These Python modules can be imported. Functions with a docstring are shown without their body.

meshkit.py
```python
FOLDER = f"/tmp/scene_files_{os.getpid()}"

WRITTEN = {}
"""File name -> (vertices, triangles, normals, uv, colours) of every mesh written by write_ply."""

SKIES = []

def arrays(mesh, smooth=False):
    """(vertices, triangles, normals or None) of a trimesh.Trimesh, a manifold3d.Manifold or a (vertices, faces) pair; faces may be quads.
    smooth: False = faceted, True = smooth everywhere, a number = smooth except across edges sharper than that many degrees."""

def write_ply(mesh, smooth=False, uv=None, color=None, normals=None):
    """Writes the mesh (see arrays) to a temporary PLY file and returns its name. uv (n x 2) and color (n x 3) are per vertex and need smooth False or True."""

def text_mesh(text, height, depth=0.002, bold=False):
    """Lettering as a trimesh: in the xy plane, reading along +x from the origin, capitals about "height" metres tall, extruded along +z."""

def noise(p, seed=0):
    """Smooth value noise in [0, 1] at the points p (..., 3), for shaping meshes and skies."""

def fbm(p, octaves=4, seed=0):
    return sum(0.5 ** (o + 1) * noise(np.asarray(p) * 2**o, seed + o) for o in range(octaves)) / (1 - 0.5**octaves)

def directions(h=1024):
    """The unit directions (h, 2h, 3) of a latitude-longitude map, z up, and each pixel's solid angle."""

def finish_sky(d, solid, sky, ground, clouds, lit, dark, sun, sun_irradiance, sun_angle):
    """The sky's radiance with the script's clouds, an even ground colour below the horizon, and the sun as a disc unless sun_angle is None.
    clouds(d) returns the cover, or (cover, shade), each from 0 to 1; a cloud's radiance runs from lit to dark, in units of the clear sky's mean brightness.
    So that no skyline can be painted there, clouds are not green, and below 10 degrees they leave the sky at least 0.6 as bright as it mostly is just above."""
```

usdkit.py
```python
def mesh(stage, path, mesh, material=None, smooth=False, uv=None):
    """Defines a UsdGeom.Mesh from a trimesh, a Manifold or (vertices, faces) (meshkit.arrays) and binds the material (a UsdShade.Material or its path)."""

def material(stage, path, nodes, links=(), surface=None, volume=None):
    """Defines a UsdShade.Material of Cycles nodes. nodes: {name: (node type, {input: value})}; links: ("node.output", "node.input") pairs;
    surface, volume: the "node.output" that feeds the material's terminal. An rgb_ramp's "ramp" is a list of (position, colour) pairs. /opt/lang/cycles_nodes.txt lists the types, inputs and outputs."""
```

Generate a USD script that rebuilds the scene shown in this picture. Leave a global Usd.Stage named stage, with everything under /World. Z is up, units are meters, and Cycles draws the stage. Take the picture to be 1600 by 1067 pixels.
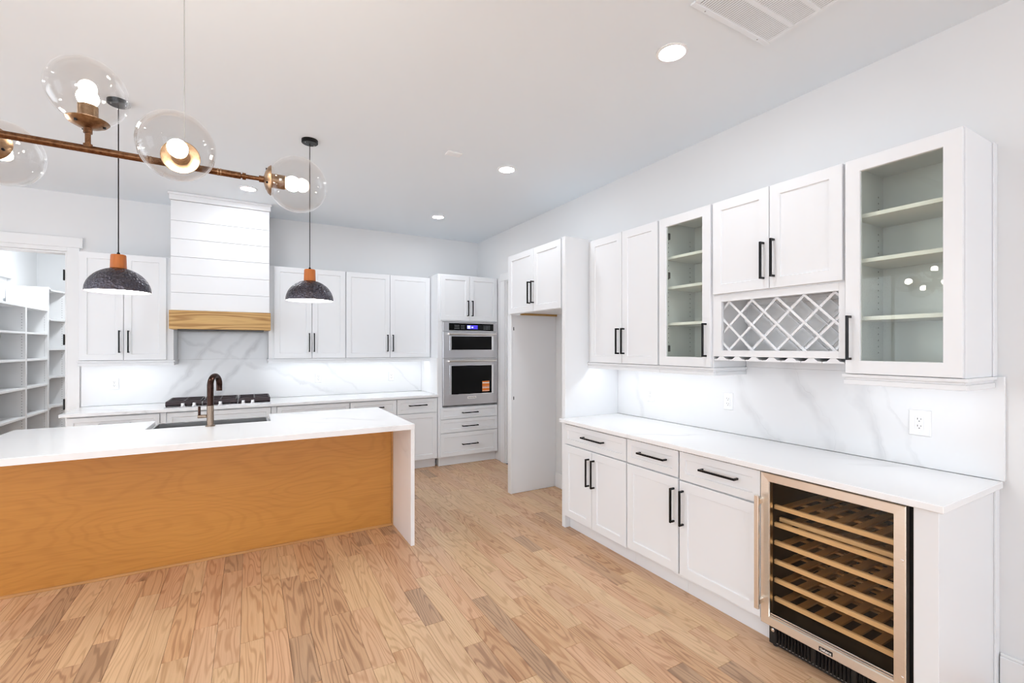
import math, random
import numpy as np, trimesh
import usdkit, meshkit
from pxr import Usd, UsdGeom, UsdLux, UsdShade, Gf, Sdf

stage = Usd.Stage.CreateInMemory()
UsdGeom.SetStageUpAxis(stage, UsdGeom.Tokens.z)
UsdGeom.SetStageMetersPerUnit(stage, 1.0)
World = UsdGeom.Xform.Define(stage, '/World')
stage.SetDefaultPrim(World.GetPrim())
UsdGeom.Scope.Define(stage, '/World/Looks')
RNG = random.Random(7)
PI = math.pi

# ------------------------------------------------------------------ camera, sky, exposure
CAM_H, YAW = 1.50, 29.6226
cam = UsdGeom.Camera.Define(stage, '/World/Camera')
cam.AddTranslateOp().Set(Gf.Vec3d(0, 0, CAM_H))
cam.AddRotateXYZOp().Set(Gf.Vec3f(90, 0, -YAW))
cam.CreateHorizontalApertureAttr(36.0)
cam.CreateVerticalApertureAttr(36.0 * 1067 / 1600)
cam.CreateFocalLengthAttr(36.0 * 721.73 / 1600)
cam.CreateVerticalApertureOffsetAttr(9.13 * 36.0 / 1600)
cam.CreateClippingRangeAttr(Gf.Vec2f(0.05, 100))
EXPOSURE = 0.0
cam.CreateExposureAttr(EXPOSURE)

SKY = 1.27                      # overcast daylight outside the windows
DOWN, LED, BULB, PEND = 152.0, 17.0, 150.0, 195.0
dome = UsdLux.DomeLight.Define(stage, '/World/Sky')
dome.CreateIntensityAttr(SKY)
dome.CreateColorAttr(Gf.Vec3f(0.88, 0.96, 1.06))

# ------------------------------------------------------------------ materials
MATS = {}
def M(name, nodes, links=(), surface="p.BSDF"):
    MATS[name] = usdkit.material(stage, '/World/Looks/' + name, nodes, links, surface=surface)
    return MATS[name]
def plain(name, col, rough=0.5, metal=0.0, **kw):
    return M(name, {"p": ("principled_bsdf", dict({"base_color": col, "roughness": rough, "metallic": metal}, **kw))})
def paint(name, col, rough, bump=0.0, scale=300):
    n = {"p": ("principled_bsdf", {"base_color": col, "roughness": rough}),
         "g": ("geometry", {}), "n": ("noise_texture", {"scale": scale, "detail": 2.0}),
         "b": ("bump", {"strength": bump, "distance": 0.002})}
    return M(name, n, [("g.position", "n.vector"), ("n.fac", "b.height"), ("b.normal", "p.normal")])
def emit(name, col, s):
    return M(name, {"e": ("emission", {"color": col, "strength": s})}, surface="e.emission")

paint('wall_paint', (0.80, 0.80, 0.80), 0.6, 0.05)
paint('ceiling_paint', (0.85, 0.90, 0.94), 0.8, 0.05)
paint('cabinet_paint', (0.86, 0.87, 0.885), 0.32, 0.01, 120)
paint('trim_paint', (0.86, 0.86, 0.86), 0.35, 0.01, 120)
plain('vent_white', (0.86, 0.90, 0.935), 0.4)
plain('rack_interior', (0.93, 0.93, 0.93), 0.45)
plain('cabinet_interior', (0.90, 0.90, 0.895), 0.4)
plain('black_metal', (0.012, 0.012, 0.013), 0.32, 0.6)
plain('black_plastic', (0.01, 0.01, 0.01), 0.35)
plain('black_matte', (0.006, 0.006, 0.006), 0.7)
plain('white_plastic', (0.88, 0.88, 0.88), 0.3)
plain('grey_slot', (0.12, 0.12, 0.12), 0.6)
plain('oven_glass', (0.003, 0.003, 0.003), 0.25, specular_ior_level=0.2)
plain('chrome', (0.85, 0.85, 0.86), 0.12, 1.0)
plain('clear_knob', (0.88, 0.88, 0.9), 0.1, 0.7)
plain('orange_label', (0.80, 0.22, 0.03), 0.5)
plain('white_label', (0.9, 0.88, 0.84), 0.5)
plain('hinge_black', (0.02, 0.02, 0.02), 0.4, 0.5)
plain('grate_iron', (0.05, 0.036, 0.04), 0.42, 0.3)
plain('shade_white', (0.9, 0.9, 0.88), 0.5)
plain('cord_black', (0.012, 0.012, 0.012), 0.6)
plain('cable_steel', (0.45, 0.45, 0.45), 0.4, 0.6)
plain('nickel', (0.80, 0.76, 0.70), 0.25, 1.0)
plain('dark_cavity', (0.03, 0.03, 0.03), 0.9)
emit('downlight_glow', (0.92, 0.97, 1.03), DOWN)
emit('flush_glow', (0.93, 0.98, 1.03), 96.0)
emit('led_glow', (0.95, 0.985, 1.02), LED)
emit('bulb_glow', (1.0, 0.94, 0.85), BULB)
emit('pendant_glow', (0.98, 0.97, 0.95), PEND)
emit('display_blue', (0.07, 0.05, 0.55), 1.6)
emit('display_white', (0.55, 0.6, 1.0), 1.6)
emit('panel_marks', (0.7, 0.75, 0.8), 0.35)

def brushed(name, col, rough, axis):
    sc = {"x": (1.5, 200, 200), "y": (200, 1.5, 200), "z": (200, 200, 1.5)}[axis]
    M(name, {"p": ("principled_bsdf", {"metallic": 1.0, "roughness": rough}), "g": ("geometry", {}),
             "m": ("mapping", {"scale": sc}), "n": ("noise_texture", {"scale": 1.0, "detail": 2.0}),
             "c": ("rgb_ramp", {"ramp": [(0.3, tuple(0.96*x for x in col)), (0.7, col)]})},
      [("g.position", "m.vector"), ("m.vector", "n.vector"), ("n.fac", "c.fac"), ("c.color", "p.base_color")])
brushed('stainless', (0.72, 0.71, 0.725), 0.3, "x")
brushed('stainless_warm', (0.88, 0.82, 0.74), 0.30, "y")
brushed('stainless_sink', (0.62, 0.62, 0.62), 0.25, "x")

def mottled_metal(name, c1, c2, rough, scale=60, metal=1.0):
    M(name, {"p": ("principled_bsdf", {"metallic": metal, "roughness": rough}), "g": ("geometry", {}),
             "n": ("noise_texture", {"scale": scale, "detail": 5.0, "roughness": 0.7}),
             "c": ("rgb_ramp", {"ramp": [(0.3, c1), (0.7, c2)]})},
      [("g.position", "n.vector"), ("n.fac", "c.fac"), ("c.color", "p.base_color")])
mottled_metal('aged_brass', (0.075, 0.03, 0.014), (0.24, 0.12, 0.06), 0.34, 90)
mottled_metal('plate_brass', (0.19, 0.115, 0.065), (0.36, 0.24, 0.15), 0.34, 60)
mottled_metal('faucet_bronze', (0.018, 0.009, 0.008), (0.075, 0.04, 0.03), 0.18, 30)
mottled_metal('faucet_brushed', (0.24, 0.18, 0.14), (0.34, 0.27, 0.21), 0.3, 120)

# clear glass: light passes straight through, reflections by fresnel
def pane(name, tint, ior=0.8, gloss=(1, 1, 1), rough=0.0):
    M(name, {"t": ("transparent_bsdf", {"color": tint}), "g": ("glossy_bsdf", {"color": gloss, "roughness": rough}),
             "f": ("layer_weight", {"blend": 0.5}), "pw": ("math", {"math_type": "power", "value2": 4.5}), "ma": ("math", {"math_type": "multiply_add", "value2": ior, "value3": 0.014}), "m": ("mix_closure", {})},
      [("f.facing", "pw.value1"), ("pw.value", "ma.value1"), ("ma.value", "m.fac"), ("t.BSDF", "m.closure1"), ("g.BSDF", "m.closure2")], surface="m.closure")
pane('clear_glass', (0.97, 0.97, 0.97))
pane('globe_glass', (0.965, 0.96, 0.955), 1.0)
pane('green_glass', (0.955, 0.972, 0.935), 0.5)
pane('bronze_glass', (0.95, 0.89, 0.80), 0.6)

# hammered black pendant shade
M('hammered_black', {"p": ("principled_bsdf", {"base_color": (0.095, 0.088, 0.105), "metallic": 1.0, "roughness": 0.27}),
   "t": ("texture_coordinate", {}), "v": ("voronoi_texture", {"scale": 72.0, "feature": "smooth_f1", "smoothness": 0.3}),
   "b": ("bump", {"strength": 1.0, "distance": 0.006})},
  [("t.object", "v.vector"), ("v.distance", "b.height"), ("b.normal", "p.normal")])

# white quartz with soft grey diagonal veins
def quartz(name, strength, rough, base):
    n = {"g": ("geometry", {}), "s": ("separate_xyz", {}),
         "xy": ("math", {"math_type": "add"}), "c": ("math", {"math_type": "subtract"}), "l": ("math", {"math_type": "add"}),
         "d": ("math", {"math_type": "subtract"}), "v": ("combine_xyz", {}), "m": ("mapping", {"scale": (0.85, 0.27, 0.25), "location": (3.3, 1.7, 0.4)}),
         "n1": ("noise_texture", {"scale": 1.0, "detail": 5.0, "roughness": 0.52, "distortion": 0.6}),
         "a1": ("math", {"math_type": "subtract", "value2": 0.5}), "b1": ("math", {"math_type": "absolute"}),
         "r1": ("map_range", {"from_min": 0.0, "from_max": 0.030, "to_min": 1.0, "to_max": 0.0, "clamp": True}),
         "n2": ("noise_texture", {"scale": 2.3, "detail": 2.0}),
         "r2": ("map_range", {"from_min": 0.48, "from_max": 0.66, "to_min": 0.0, "to_max": 1.0, "clamp": True}),
         "mu": ("math", {"math_type": "multiply"}),
         "r3": ("map_range", {"from_min": 0.0, "from_max": 0.006, "to_min": 0.5, "to_max": 0.0, "clamp": True}),
         "mu2": ("math", {"math_type": "multiply"}),
         "ad": ("math", {"math_type": "add"}), "st": ("math", {"math_type": "multiply", "value2": strength, "use_clamp": True}),
         "mix": ("mix_color", {"a": base, "b": (0.48, 0.48, 0.49)}),
         "p": ("principled_bsdf", {"roughness": rough})}
    k = [("g.position", "s.vector"), ("s.x", "xy.value1"), ("s.y", "xy.value2"), ("xy.value", "c.value1"), ("s.z", "c.value2"),
         ("xy.value", "l.value1"), ("s.z", "l.value2"), ("s.x", "d.value1"), ("s.y", "d.value2"),
         ("c.value", "v.x"), ("l.value", "v.y"), ("d.value", "v.z"), ("v.vector", "m.vector"), ("m.vector", "n1.vector"), ("m.vector", "n2.vector"),
         ("n1.fac", "a1.value1"), ("a1.value", "b1.value1"), ("b1.value", "r1.value"), ("n2.fac", "r2.value"),
         ("r1.result", "mu.value1"), ("r2.result", "mu.value2"), ("b1.value", "r3.value"), ("r3.result", "mu2.value1"), ("r2.result", "mu2.value2"),
         ("mu.value", "ad.value1"), ("mu2.value", "ad.value2"), ("ad.value", "st.value1"), ("st.value", "mix.fac"), ("mix.result", "p.base_color")]
    M(name, n, k)
# book-cut slabs with a few long veins: each vein is a line a*h + c*z = o in the slab (h runs along it), warped by noise
def vein_slab(name, h, veins, base, rough):
    n = {"g": ("geometry", {}), "s": ("separate_xyz", {}), "wn": ("noise_texture", {"scale": 3.2, "detail": 4.0, "roughness": 0.55}),
         "wa": ("math", {"math_type": "multiply_add", "value2": 0.30, "value3": -0.15}),
         "mn": ("noise_texture", {"scale": 5.0, "detail": 2.0}), "mr": ("map_range", {"from_min": 0.35, "from_max": 0.65, "to_min": 0.25, "to_max": 1.0, "clamp": True}),
         "mix": ("mix_color", {"a": base, "b": (0.42, 0.42, 0.43)}), "p": ("principled_bsdf", {"roughness": rough})}
    k = [("g.position", "s.vector"), ("g.position", "wn.vector"), ("wn.fac", "wa.value1"), ("g.position", "mn.vector"), ("mn.fac", "mr.value")]
    prev = None
    for i, (a, c, o, w, amt) in enumerate(veins):
        m = lambda q: "%s%d" % (q, i)
        n[m("h")] = ("math", {"math_type": "multiply_add", "value2": a, "value3": -o}); n[m("z")] = ("math", {"math_type": "multiply_add", "value2": c})
        n[m("q")] = ("math", {"math_type": "add"}); n[m("ab")] = ("math", {"math_type": "absolute"})
        n[m("m")] = ("map_range", {"from_min": 0.0, "from_max": w, "to_min": amt, "to_max": 0.0, "clamp": True})
        n[m("e")] = ("math", {"math_type": "add", "value2": w * 0.45}); n[m("eb")] = ("math", {"math_type": "absolute"})
        n[m("l")] = ("map_range", {"from_min": 0.0, "from_max": 0.007, "to_min": amt * 1.1, "to_max": 0.0, "clamp": True})
        n[m("x")] = ("math", {"math_type": "maximum"})
        k += [("s." + h, m("h") + ".value1"), ("s.z", m("z") + ".value1"), (m("h") + ".value", m("z") + ".value3"), (m("z") + ".value", m("q") + ".value1"), ("wa.value", m("q") + ".value2"),
              (m("q") + ".value", m("ab") + ".value1"), (m("ab") + ".value", m("m") + ".value"), (m("q") + ".value", m("e") + ".value1"), (m("e") + ".value", m("eb") + ".value1"),
              (m("eb") + ".value", m("l") + ".value"), (m("m") + ".result", m("x") + ".value1"), (m("l") + ".result", m("x") + ".value2")]
        if prev:
            n[m("t")] = ("math", {"math_type": "maximum"}); k += [(prev, m("t") + ".value1"), (m("x") + ".value", m("t") + ".value2")]; prev = m("t") + ".value"
        else: prev = m("x") + ".value"
    n["f"] = ("math", {"math_type": "multiply", "use_clamp": True})
    k += [(prev, "f.value1"), ("mr.result", "f.value2"), ("f.value", "mix.fac"), ("mix.result", "p.base_color")]
    M(name, n, k)
SPLASH = (0.84, 0.845, 0.852)
vein_slab('quartz_splash', "y", [(1, -.75, 1.87-.75*1.14, .07, .34), (1, -.45, 1.49-.45*1.14, .075, .42), (1, -.35, 1.20-.35*1.14, .06, .34), (1, -.5, .99-.5, .018, .22), (1, -.2, 2.88-.2*1.1, .05, .25)], SPLASH, 0.14)
vein_slab('quartz_splash_back', "x", [(1, -.65, -.62-.65*1.2, .055, .40), (1, -.85, -.40-.85*1.2, .05, .42), (1, -.75, -.17-.75*1.2, .055, .48), (.4, 1, 1.1+.4*.55, .03, .30), (.7, 1, 1.13+.7*1.0, .03, .24), (.9, 1, 1.06+.9*1.84, .025, .24)], SPLASH, 0.14)
quartz('quartz_top', 0.25, 0.13, (0.93, 0.93, 0.935))

# wood: contour lines of stretched noise give cathedral grain; fine streaks on top
def wood(name, light, dark, scale, rings, ring_amt, streak, rough, rnd=True, streak_amt=0.3, knots=0.0, coat=0.0, rmin=-0.2):
    n = {"g": ("geometry", {}), "m": ("mapping", {"scale": scale}),
         "n1": ("noise_texture", {"scale": 1.0, "detail": 2.0, "roughness": 0.45}),
         "k": ("math", {"math_type": "multiply", "value2": rings}), "si": ("math", {"math_type": "sine"}),
         "rr": ("map_range", {"from_min": rmin, "from_max": 1.0, "to_min": 0.0, "to_max": ring_amt, "clamp": True}),
         "m2": ("mapping", {"scale": streak}), "n2": ("noise_texture", {"scale": 1.0, "detail": 4.0, "roughness": 0.65}),
         "r2": ("map_range", {"from_min": 0.42, "from_max": 0.75, "to_min": 0.0, "to_max": streak_amt, "clamp": True}),
         "n3": ("noise_texture", {"scale": 0.7, "detail": 1.0}),
         "r3": ("map_range", {"from_min": 0.35, "from_max": 0.75, "to_min": 0.0, "to_max": 0.35, "clamp": True}),
         "ad": ("math", {"math_type": "add"}), "ad2": ("math", {"math_type": "add", "use_clamp": True}),
         "mix": ("mix_color", {"a": light, "b": dark}), "p": ("principled_bsdf", {"roughness": rough, "coat_weight": coat, "coat_roughness": 0.12}),
         "b": ("bump", {"strength": 0.12, "distance": 0.0008})}
    k = [("m.vector", "n1.vector"), ("n1.fac", "k.value1"), ("k.value", "si.value1"), ("si.value", "rr.value"),
         ("m2.vector", "n2.vector"), ("n2.fac", "r2.value"), ("m.vector", "n3.vector"), ("n3.fac", "r3.value"),
         ("rr.result", "ad.value1"), ("r2.result", "ad.value2"), ("ad.value", "ad2.value1"), ("r3.result", "ad2.value2"),
         ("ad2.value", "mix.fac"), ("mix.result", "p.base_color"), ("n2.fac", "b.height"), ("b.normal", "p.normal")]
    if rnd:   # each plank its own stretch of grain
        n.update({"o": ("object_info", {}), "om": ("math", {"math_type": "multiply", "value2": 91.0}), "oc": ("combine_xyz", {}),
                  "pa": ("mix_vector", {"fac": 0.5})})
        n["i"] = ("math", {"math_type": "multiply_add", "value2": 57.0})
        k += [("o.random", "om.value1"), ("g.random_per_island", "i.value1"), ("om.value", "i.value3"), ("i.value", "oc.x"), ("i.value", "oc.y"), ("i.value", "oc.z"),
              ("g.position", "pa.a"), ("oc.vector", "pa.b"), ("pa.result", "m.vector"), ("pa.result", "m2.vector")]
    else:
        k += [("g.position", "m.vector"), ("g.position", "m2.vector")]
    if knots:
        n.update({"mk": ("mapping", {"scale": (5.0, 1.6, 1.0)}), "vk": ("voronoi_texture", {"scale": 1.0}),
                  "rk": ("map_range", {"from_min": 0.0, "from_max": 0.07, "to_min": knots, "to_max": 0.0, "clamp": True}),
                  "mk2": ("mix_color", {"b": (0.10, 0.055, 0.03)})})
        k = [x for x in k if x != ("mix.result", "p.base_color")]
        k += [(("pa.result" if rnd else "g.position"), "mk.vector"), ("mk.vector", "vk.vector"), ("vk.distance", "rk.value"),
              ("rk.result", "mk2.fac"), ("mix.result", "mk2.a"), ("mk2.result", "p.base_color")]
    M(name, n, k)
# with rnd the position is halved by the mix, so scales are doubled
PLANKS = []
for i, (lc, dc, amt) in enumerate([
        ((0.76, 0.525, 0.335), (0.54, 0.31, 0.175), 0.50), ((0.79, 0.57, 0.375), (0.58, 0.37, 0.22), 0.45),
        ((0.72, 0.475, 0.295), (0.47, 0.26, 0.145), 0.55), ((0.76, 0.53, 0.365), (0.56, 0.33, 0.20), 0.45),
        ((0.80, 0.585, 0.385), (0.57, 0.36, 0.21), 0.40), ((0.68, 0.455, 0.295), (0.42, 0.25, 0.155), 0.6),
        ((0.60, 0.41, 0.275), (0.37, 0.235, 0.155), 0.6), ((0.76, 0.505, 0.335), (0.53, 0.29, 0.17), 0.5)]):
    wood('oak_plank_tone_%d' % (i + 1), (.98*lc[0], .92*lc[1], .83*lc[2]), (.92*dc[0], .85*dc[1], .76*dc[2]), (15.0, 1.5, 2.0), 120.0, amt*1.15, (260.0, 7.0, 20.0), 0.30, True, 0.42, 0.75 if i % 2 else 0.5, rmin=0.1)
    PLANKS.append('oak_plank_tone_%d' % (i + 1))
wood('maple_veneer', (0.64, 0.288, 0.058), (0.42, 0.155, 0.026), (0.8, 2.6, 2.6), 130.0, 0.15, (3.0, 70.0, 70.0), 0.38, False, 0.3, rmin=0.2)
wood('maple_edge', (0.60, 0.30, 0.10), (0.40, 0.17, 0.045), (1.0, 9.0, 9.0), 20.0, 0.2, (5.0, 90.0, 90.0), 0.4, False)
wood('pine_band', (0.66, 0.41, 0.15), (0.36, 0.17, 0.04), (0.7, 9.0, 9.0), 44.0, 0.75, (5.0, 120.0, 150.0), 0.45, False, 0.35)
wood('raw_cleat', (0.52, 0.30, 0.09), (0.36, 0.18, 0.05), (1.0, 9.0, 9.0), 20.0, 0.2, (5.0, 90.0, 90.0), 0.6, False)
wood('rack_beech', (0.92, 0.74, 0.51), (0.80, 0.58, 0.35), (9.0, 1.0, 9.0), 24.0, 0.2, (90.0, 5.0, 90.0), 0.45, False)
wood('rack_slat', (0.48, 0.29, 0.12), (0.33, 0.18, 0.07), (1.0, 9.0, 9.0), 24.0, 0.3, (5.0, 90.0, 90.0), 0.5, False)
wood('cap_wood', (0.58, 0.165, 0.020), (0.36, 0.085, 0.008), (9.0, 9.0, 2.0), 24.0, 0.3, (90.0, 90.0, 5.0), 0.35, False)

# ------------------------------------------------------------------ mesh builder
_c = np.array([[sx, sy, sz] for sx in (-1, 1) for sy in (-1, 1) for sz in (-1, 1)], float)
_CS = np.repeat(_c, 3, axis=0)
_CI = np.tile(1 - np.eye(3), (8, 1))                     # which axes are inset
_h = trimesh.convex.convex_hull(_CS * (1 - 0.2 * _CI))
_idx = [int(np.argmin(np.abs(_CS * (1 - 0.2 * _CI) - v).sum(1))) for v in _h.vertices]
_CF = np.array(_idx)[_h.faces]
_BF = np.array([[0, 1, 3], [0, 3, 2], [4, 6, 7], [4, 7, 5], [0, 4, 5], [0, 5, 1], [2, 3, 7], [2, 7, 6], [0, 2, 6], [0, 6, 4], [1, 5, 7], [1, 7, 3]])

def FB(y0):       # faces -Y: u = x, v = z, w out of the face
    return lambda p: np.stack([p[:, 0], y0 - p[:, 2], p[:, 1]], 1)
def FR(x0):       # faces -X: u = -y
    return lambda p: np.stack([x0 - p[:, 2], -p[:, 0], p[:, 1]], 1)
ID = lambda p: p

class B:
    def __init__(s): s.v, s.f, s.n = [], [], 0
    def add(s, v, f):
        v, f = np.asarray(v, float), np.asarray(f, int)
        if f.shape[1] == 4: f = np.vstack([f[:, [0, 1, 2]], f[:, [0, 2, 3]]])
        s.v.append(v); s.f.append(f + s.n); s.n += len(v); return s
    def tm(s, m): return s.add(m.vertices, m.faces)
    def box(s, x0, x1, y0, y1, z0, z1, b=0.0, F=ID):
        lo, hi = np.minimum([x0, y0, z0], [x1, y1, z1]), np.maximum([x0, y0, z0], [x1, y1, z1])
        c, h = (lo + hi) / 2, (hi - lo) / 2
        if b <= 0:
            return s.add(F(c + _c * h), _BF)
        b = min(b, h.min() * 0.8)
        return s.add(F(c + _CS * (h - b * _CI)), _CF)
    def rects(s, loops, F=ID, cap0=True, cap1=True, closed=False):
        """loops of (u0,u1,v0,v1,w): rectangles joined one to the next."""
        V, Q = [], []
        for (a, b_, c, d, w) in loops: V += [(a, c, w), (b_, c, w), (b_, d, w), (a, d, w)]
        n = len(loops)
        for i in range(n if closed else n - 1):
            j = (i + 1) % n
            for k in range(4): Q.append((4*i+k, 4*i+(k+1) % 4, 4*j+(k+1) % 4, 4*j+k))
        if cap0 and not closed: Q.append((3, 2, 1, 0))
        if cap1 and not closed: Q.append((4*n-4, 4*n-3, 4*n-2, 4*n-1))
        return s.add(F(np.array(V, float)), np.array(Q))
    def lathe(s, prof, o=(0, 0, 0), axis=(0, 0, 1), n=32, cap=True):
        prof = np.array(prof, float); a = np.array(axis, float); a /= np.linalg.norm(a)
        t = np.array([1., 0, 0]) if abs(a[0]) < .9 else np.array([0, 1., 0])
        e1 = np.cross(a, t); e1 /= np.linalg.norm(e1); e2 = np.cross(a, e1)
        th = np.arange(n) / n * 2 * PI
        ring = np.cos(th)[:, None] * e1 + np.sin(th)[:, None] * e2
        V = np.concatenate([np.array(o) + r * ring + z * a for r, z in prof])
        Q = []
        for i in range(len(prof) - 1):
            for k in range(n): Q.append((i*n+k, i*n+(k+1) % n, (i+1)*n+(k+1) % n, (i+1)*n+k))
        s.add(V, np.array(Q))
        if cap:
            for i, flip in ((0, True), (len(prof) - 1, False)):
                if prof[i][0] > 1e-6:
                    c = np.array(o) + prof[i][1] * a
                    vv = np.vstack([V[i*n:(i+1)*n], c]); ff = [(k, (k+1) % n, n) for k in range(n)]
                    if flip: ff = [f[::-1] for f in ff]
                    s.add(vv, np.array(ff))
        return s
    def cyl(s, p0, p1, r, n=20, b=0.0, r1=None):
        p0, p1 = np.array(p0, float), np.array(p1, float); L = np.linalg.norm(p1 - p0); r1 = r if r1 is None else r1
        pr = [(r, 0), (r1, L)] if b <= 0 else [(r - b, 0), (r, b), (r1, L - b), (r1 - b, L)]
        return s.lathe(pr, p0, p1 - p0, n)
    def tube(s, path, r, n=10, caps=True):
        P = np.array(path, float); V = []
        T = np.gradient(P, axis=0); T /= np.linalg.norm(T, axis=1)[:, None]
        up = np.array([1., 0, 0]) if abs(T[0][0]) < .9 else np.array([0, 1., 0])
        rr = np.broadcast_to(np.asarray(r, float).reshape(-1, 1) if np.ndim(r) else r, (len(P), 1))
        th = np.arange(n) / n * 2 * PI
        e1 = np.cross(T[0], up); e1 /= np.linalg.norm(e1)
        for p, t, q in zip(P, T, rr):
            e1 = e1 - t * (e1 @ t); e1 /= np.linalg.norm(e1); e2 = np.cross(t, e1)
            V.append(p + float(q[0]) * (np.cos(th)[:, None] * e1 + np.sin(th)[:, None] * e2))
        V = np.concatenate(V); Q = []
        for i in range(len(P) - 1):
            for k in range(n): Q.append((i*n+k, i*n+(k+1) % n, (i+1)*n+(k+1) % n, (i+1)*n+k))
        s.add(V, np.array(Q))
        if caps:
            for i, flip in ((0, 1), (len(P) - 1, 0)):
                vv = np.vstack([V[i*n:(i+1)*n], P[i]]); ff = [(k, (k+1) % n, n) for k in range(n)]
                s.add(vv, np.array([f[::-1] for f in ff] if flip else ff))
        return s
    def sphere(s, c, r, sub=2):
        m = trimesh.creation.icosphere(sub, r); return s.add(m.vertices + np.array(c), m.faces)
    def prism(s, pts, a, b, F=ID):
        """outline in (u,v), extruded along w from a to b"""
        pts = np.array(pts, float); n = len(pts)
        import shapely
        m = trimesh.creation.extrude_polygon(shapely.Polygon(pts), b - a, engine="earcut")
        v = m.vertices.copy(); v[:, 2] += a
        return s.add(F(v), m.faces)
    def text(s, text, height, depth, u, v, w, F, bold=True, width=None):
        m = meshkit.text_mesh(text, height, depth, bold); p = m.vertices.copy()
        if width: p[:, 0] *= width / p[:, 0].max()
        p[:, 0] += u - p[:, 0].max() / 2; p[:, 1] += v - height / 2; p[:, 2] += w
        return s.add(F(p), m.faces)
    def mesh(s, base=(0, 0, 0)):
        v, f = np.concatenate(s.v), np.concatenate(s.f)
        m = trimesh.Trimesh(v - np.array(base), f, process=False)
        return m

USED = {}
def numbered(parent, name):
    k = (parent, name); i = USED.get(k, 0); USED[k] = i + 1
    return parent + '/' + (name if i == 0 else '%s_%03d' % (name, i))
def data(prim, **kw):
    for k, v in kw.items():
        if v: prim.SetCustomDataByKey(k, v)
GROUPS = {'pendant_lamp': 'pendant lamps above the island', 'ceiling_downlight': 'recessed ceiling lights', 'wall_outlet': 'outlets on the backsplashes',
          'under_cabinet_light': 'light bars under the wall cabinets', 'pantry_shelf': 'pantry shelving columns', 'glass_cabinet': 'glass-door wall cabinets'}
class T:
    """a thing: an Xform at its base; part() adds a Mesh under it or under one of its parts."""
    def __init__(s, name, label, cat, base, group=None, kind=None):
        s.base = np.array(base, float); s.path = numbered('/World', name)
        x = UsdGeom.Xform.Define(stage, s.path); x.AddTranslateOp().Set(Gf.Vec3d(*s.base.tolist())); s.x = x
        data(x.GetPrim(), label=label, category=cat, group=group or GROUPS.get(name), kind=kind)
    def part(s, name, b, mat, smooth=30, parent=None, label=None, kind=None):
        p = numbered(parent or s.path, name)
        m = b.mesh(s.base)
        pr = usdkit.mesh(stage, p, m, MATS[mat], smooth=smooth)
        data(pr.GetPrim(), label=label, kind=kind)
        return p
def single(name, b, mat, label, cat, base=(0, 0, 0), group=None, smooth=30, kind=None):
    p = numbered('/World', name)
    pr = usdkit.mesh(stage, p, b.mesh(base), MATS[mat], smooth=smooth)
    if any(base): UsdGeom.Xformable(pr).AddTranslateOp().Set(Gf.Vec3d(*map(float, base)))
    data(pr.GetPrim(), label=label, category=cat, group=group, kind=kind)
    return p
def copy_of(t, loc, label, rotz=None):
    src = stage.GetPrimAtPath(t.path); name = src.GetName()
    p = numbered('/World', name)
    x = UsdGeom.Xform.Define(stage, p)
    x.GetPrim().GetReferences().AddInternalReference(src.GetPath())
    x.GetPrim().SetInstanceable(True)
    x.ClearXformOpOrder(); x.AddTranslateOp().Set(Gf.Vec3d(*map(float, loc)))
    was = src.GetCustomData()
    data(x.GetPrim(), label=label, category=was.get('category'), group=was.get('group'))
    return p

def struct(name, b, mat, label, cat, smooth=False):
    return single(name, b, mat, label, cat, smooth=smooth, kind='structure')

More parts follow.
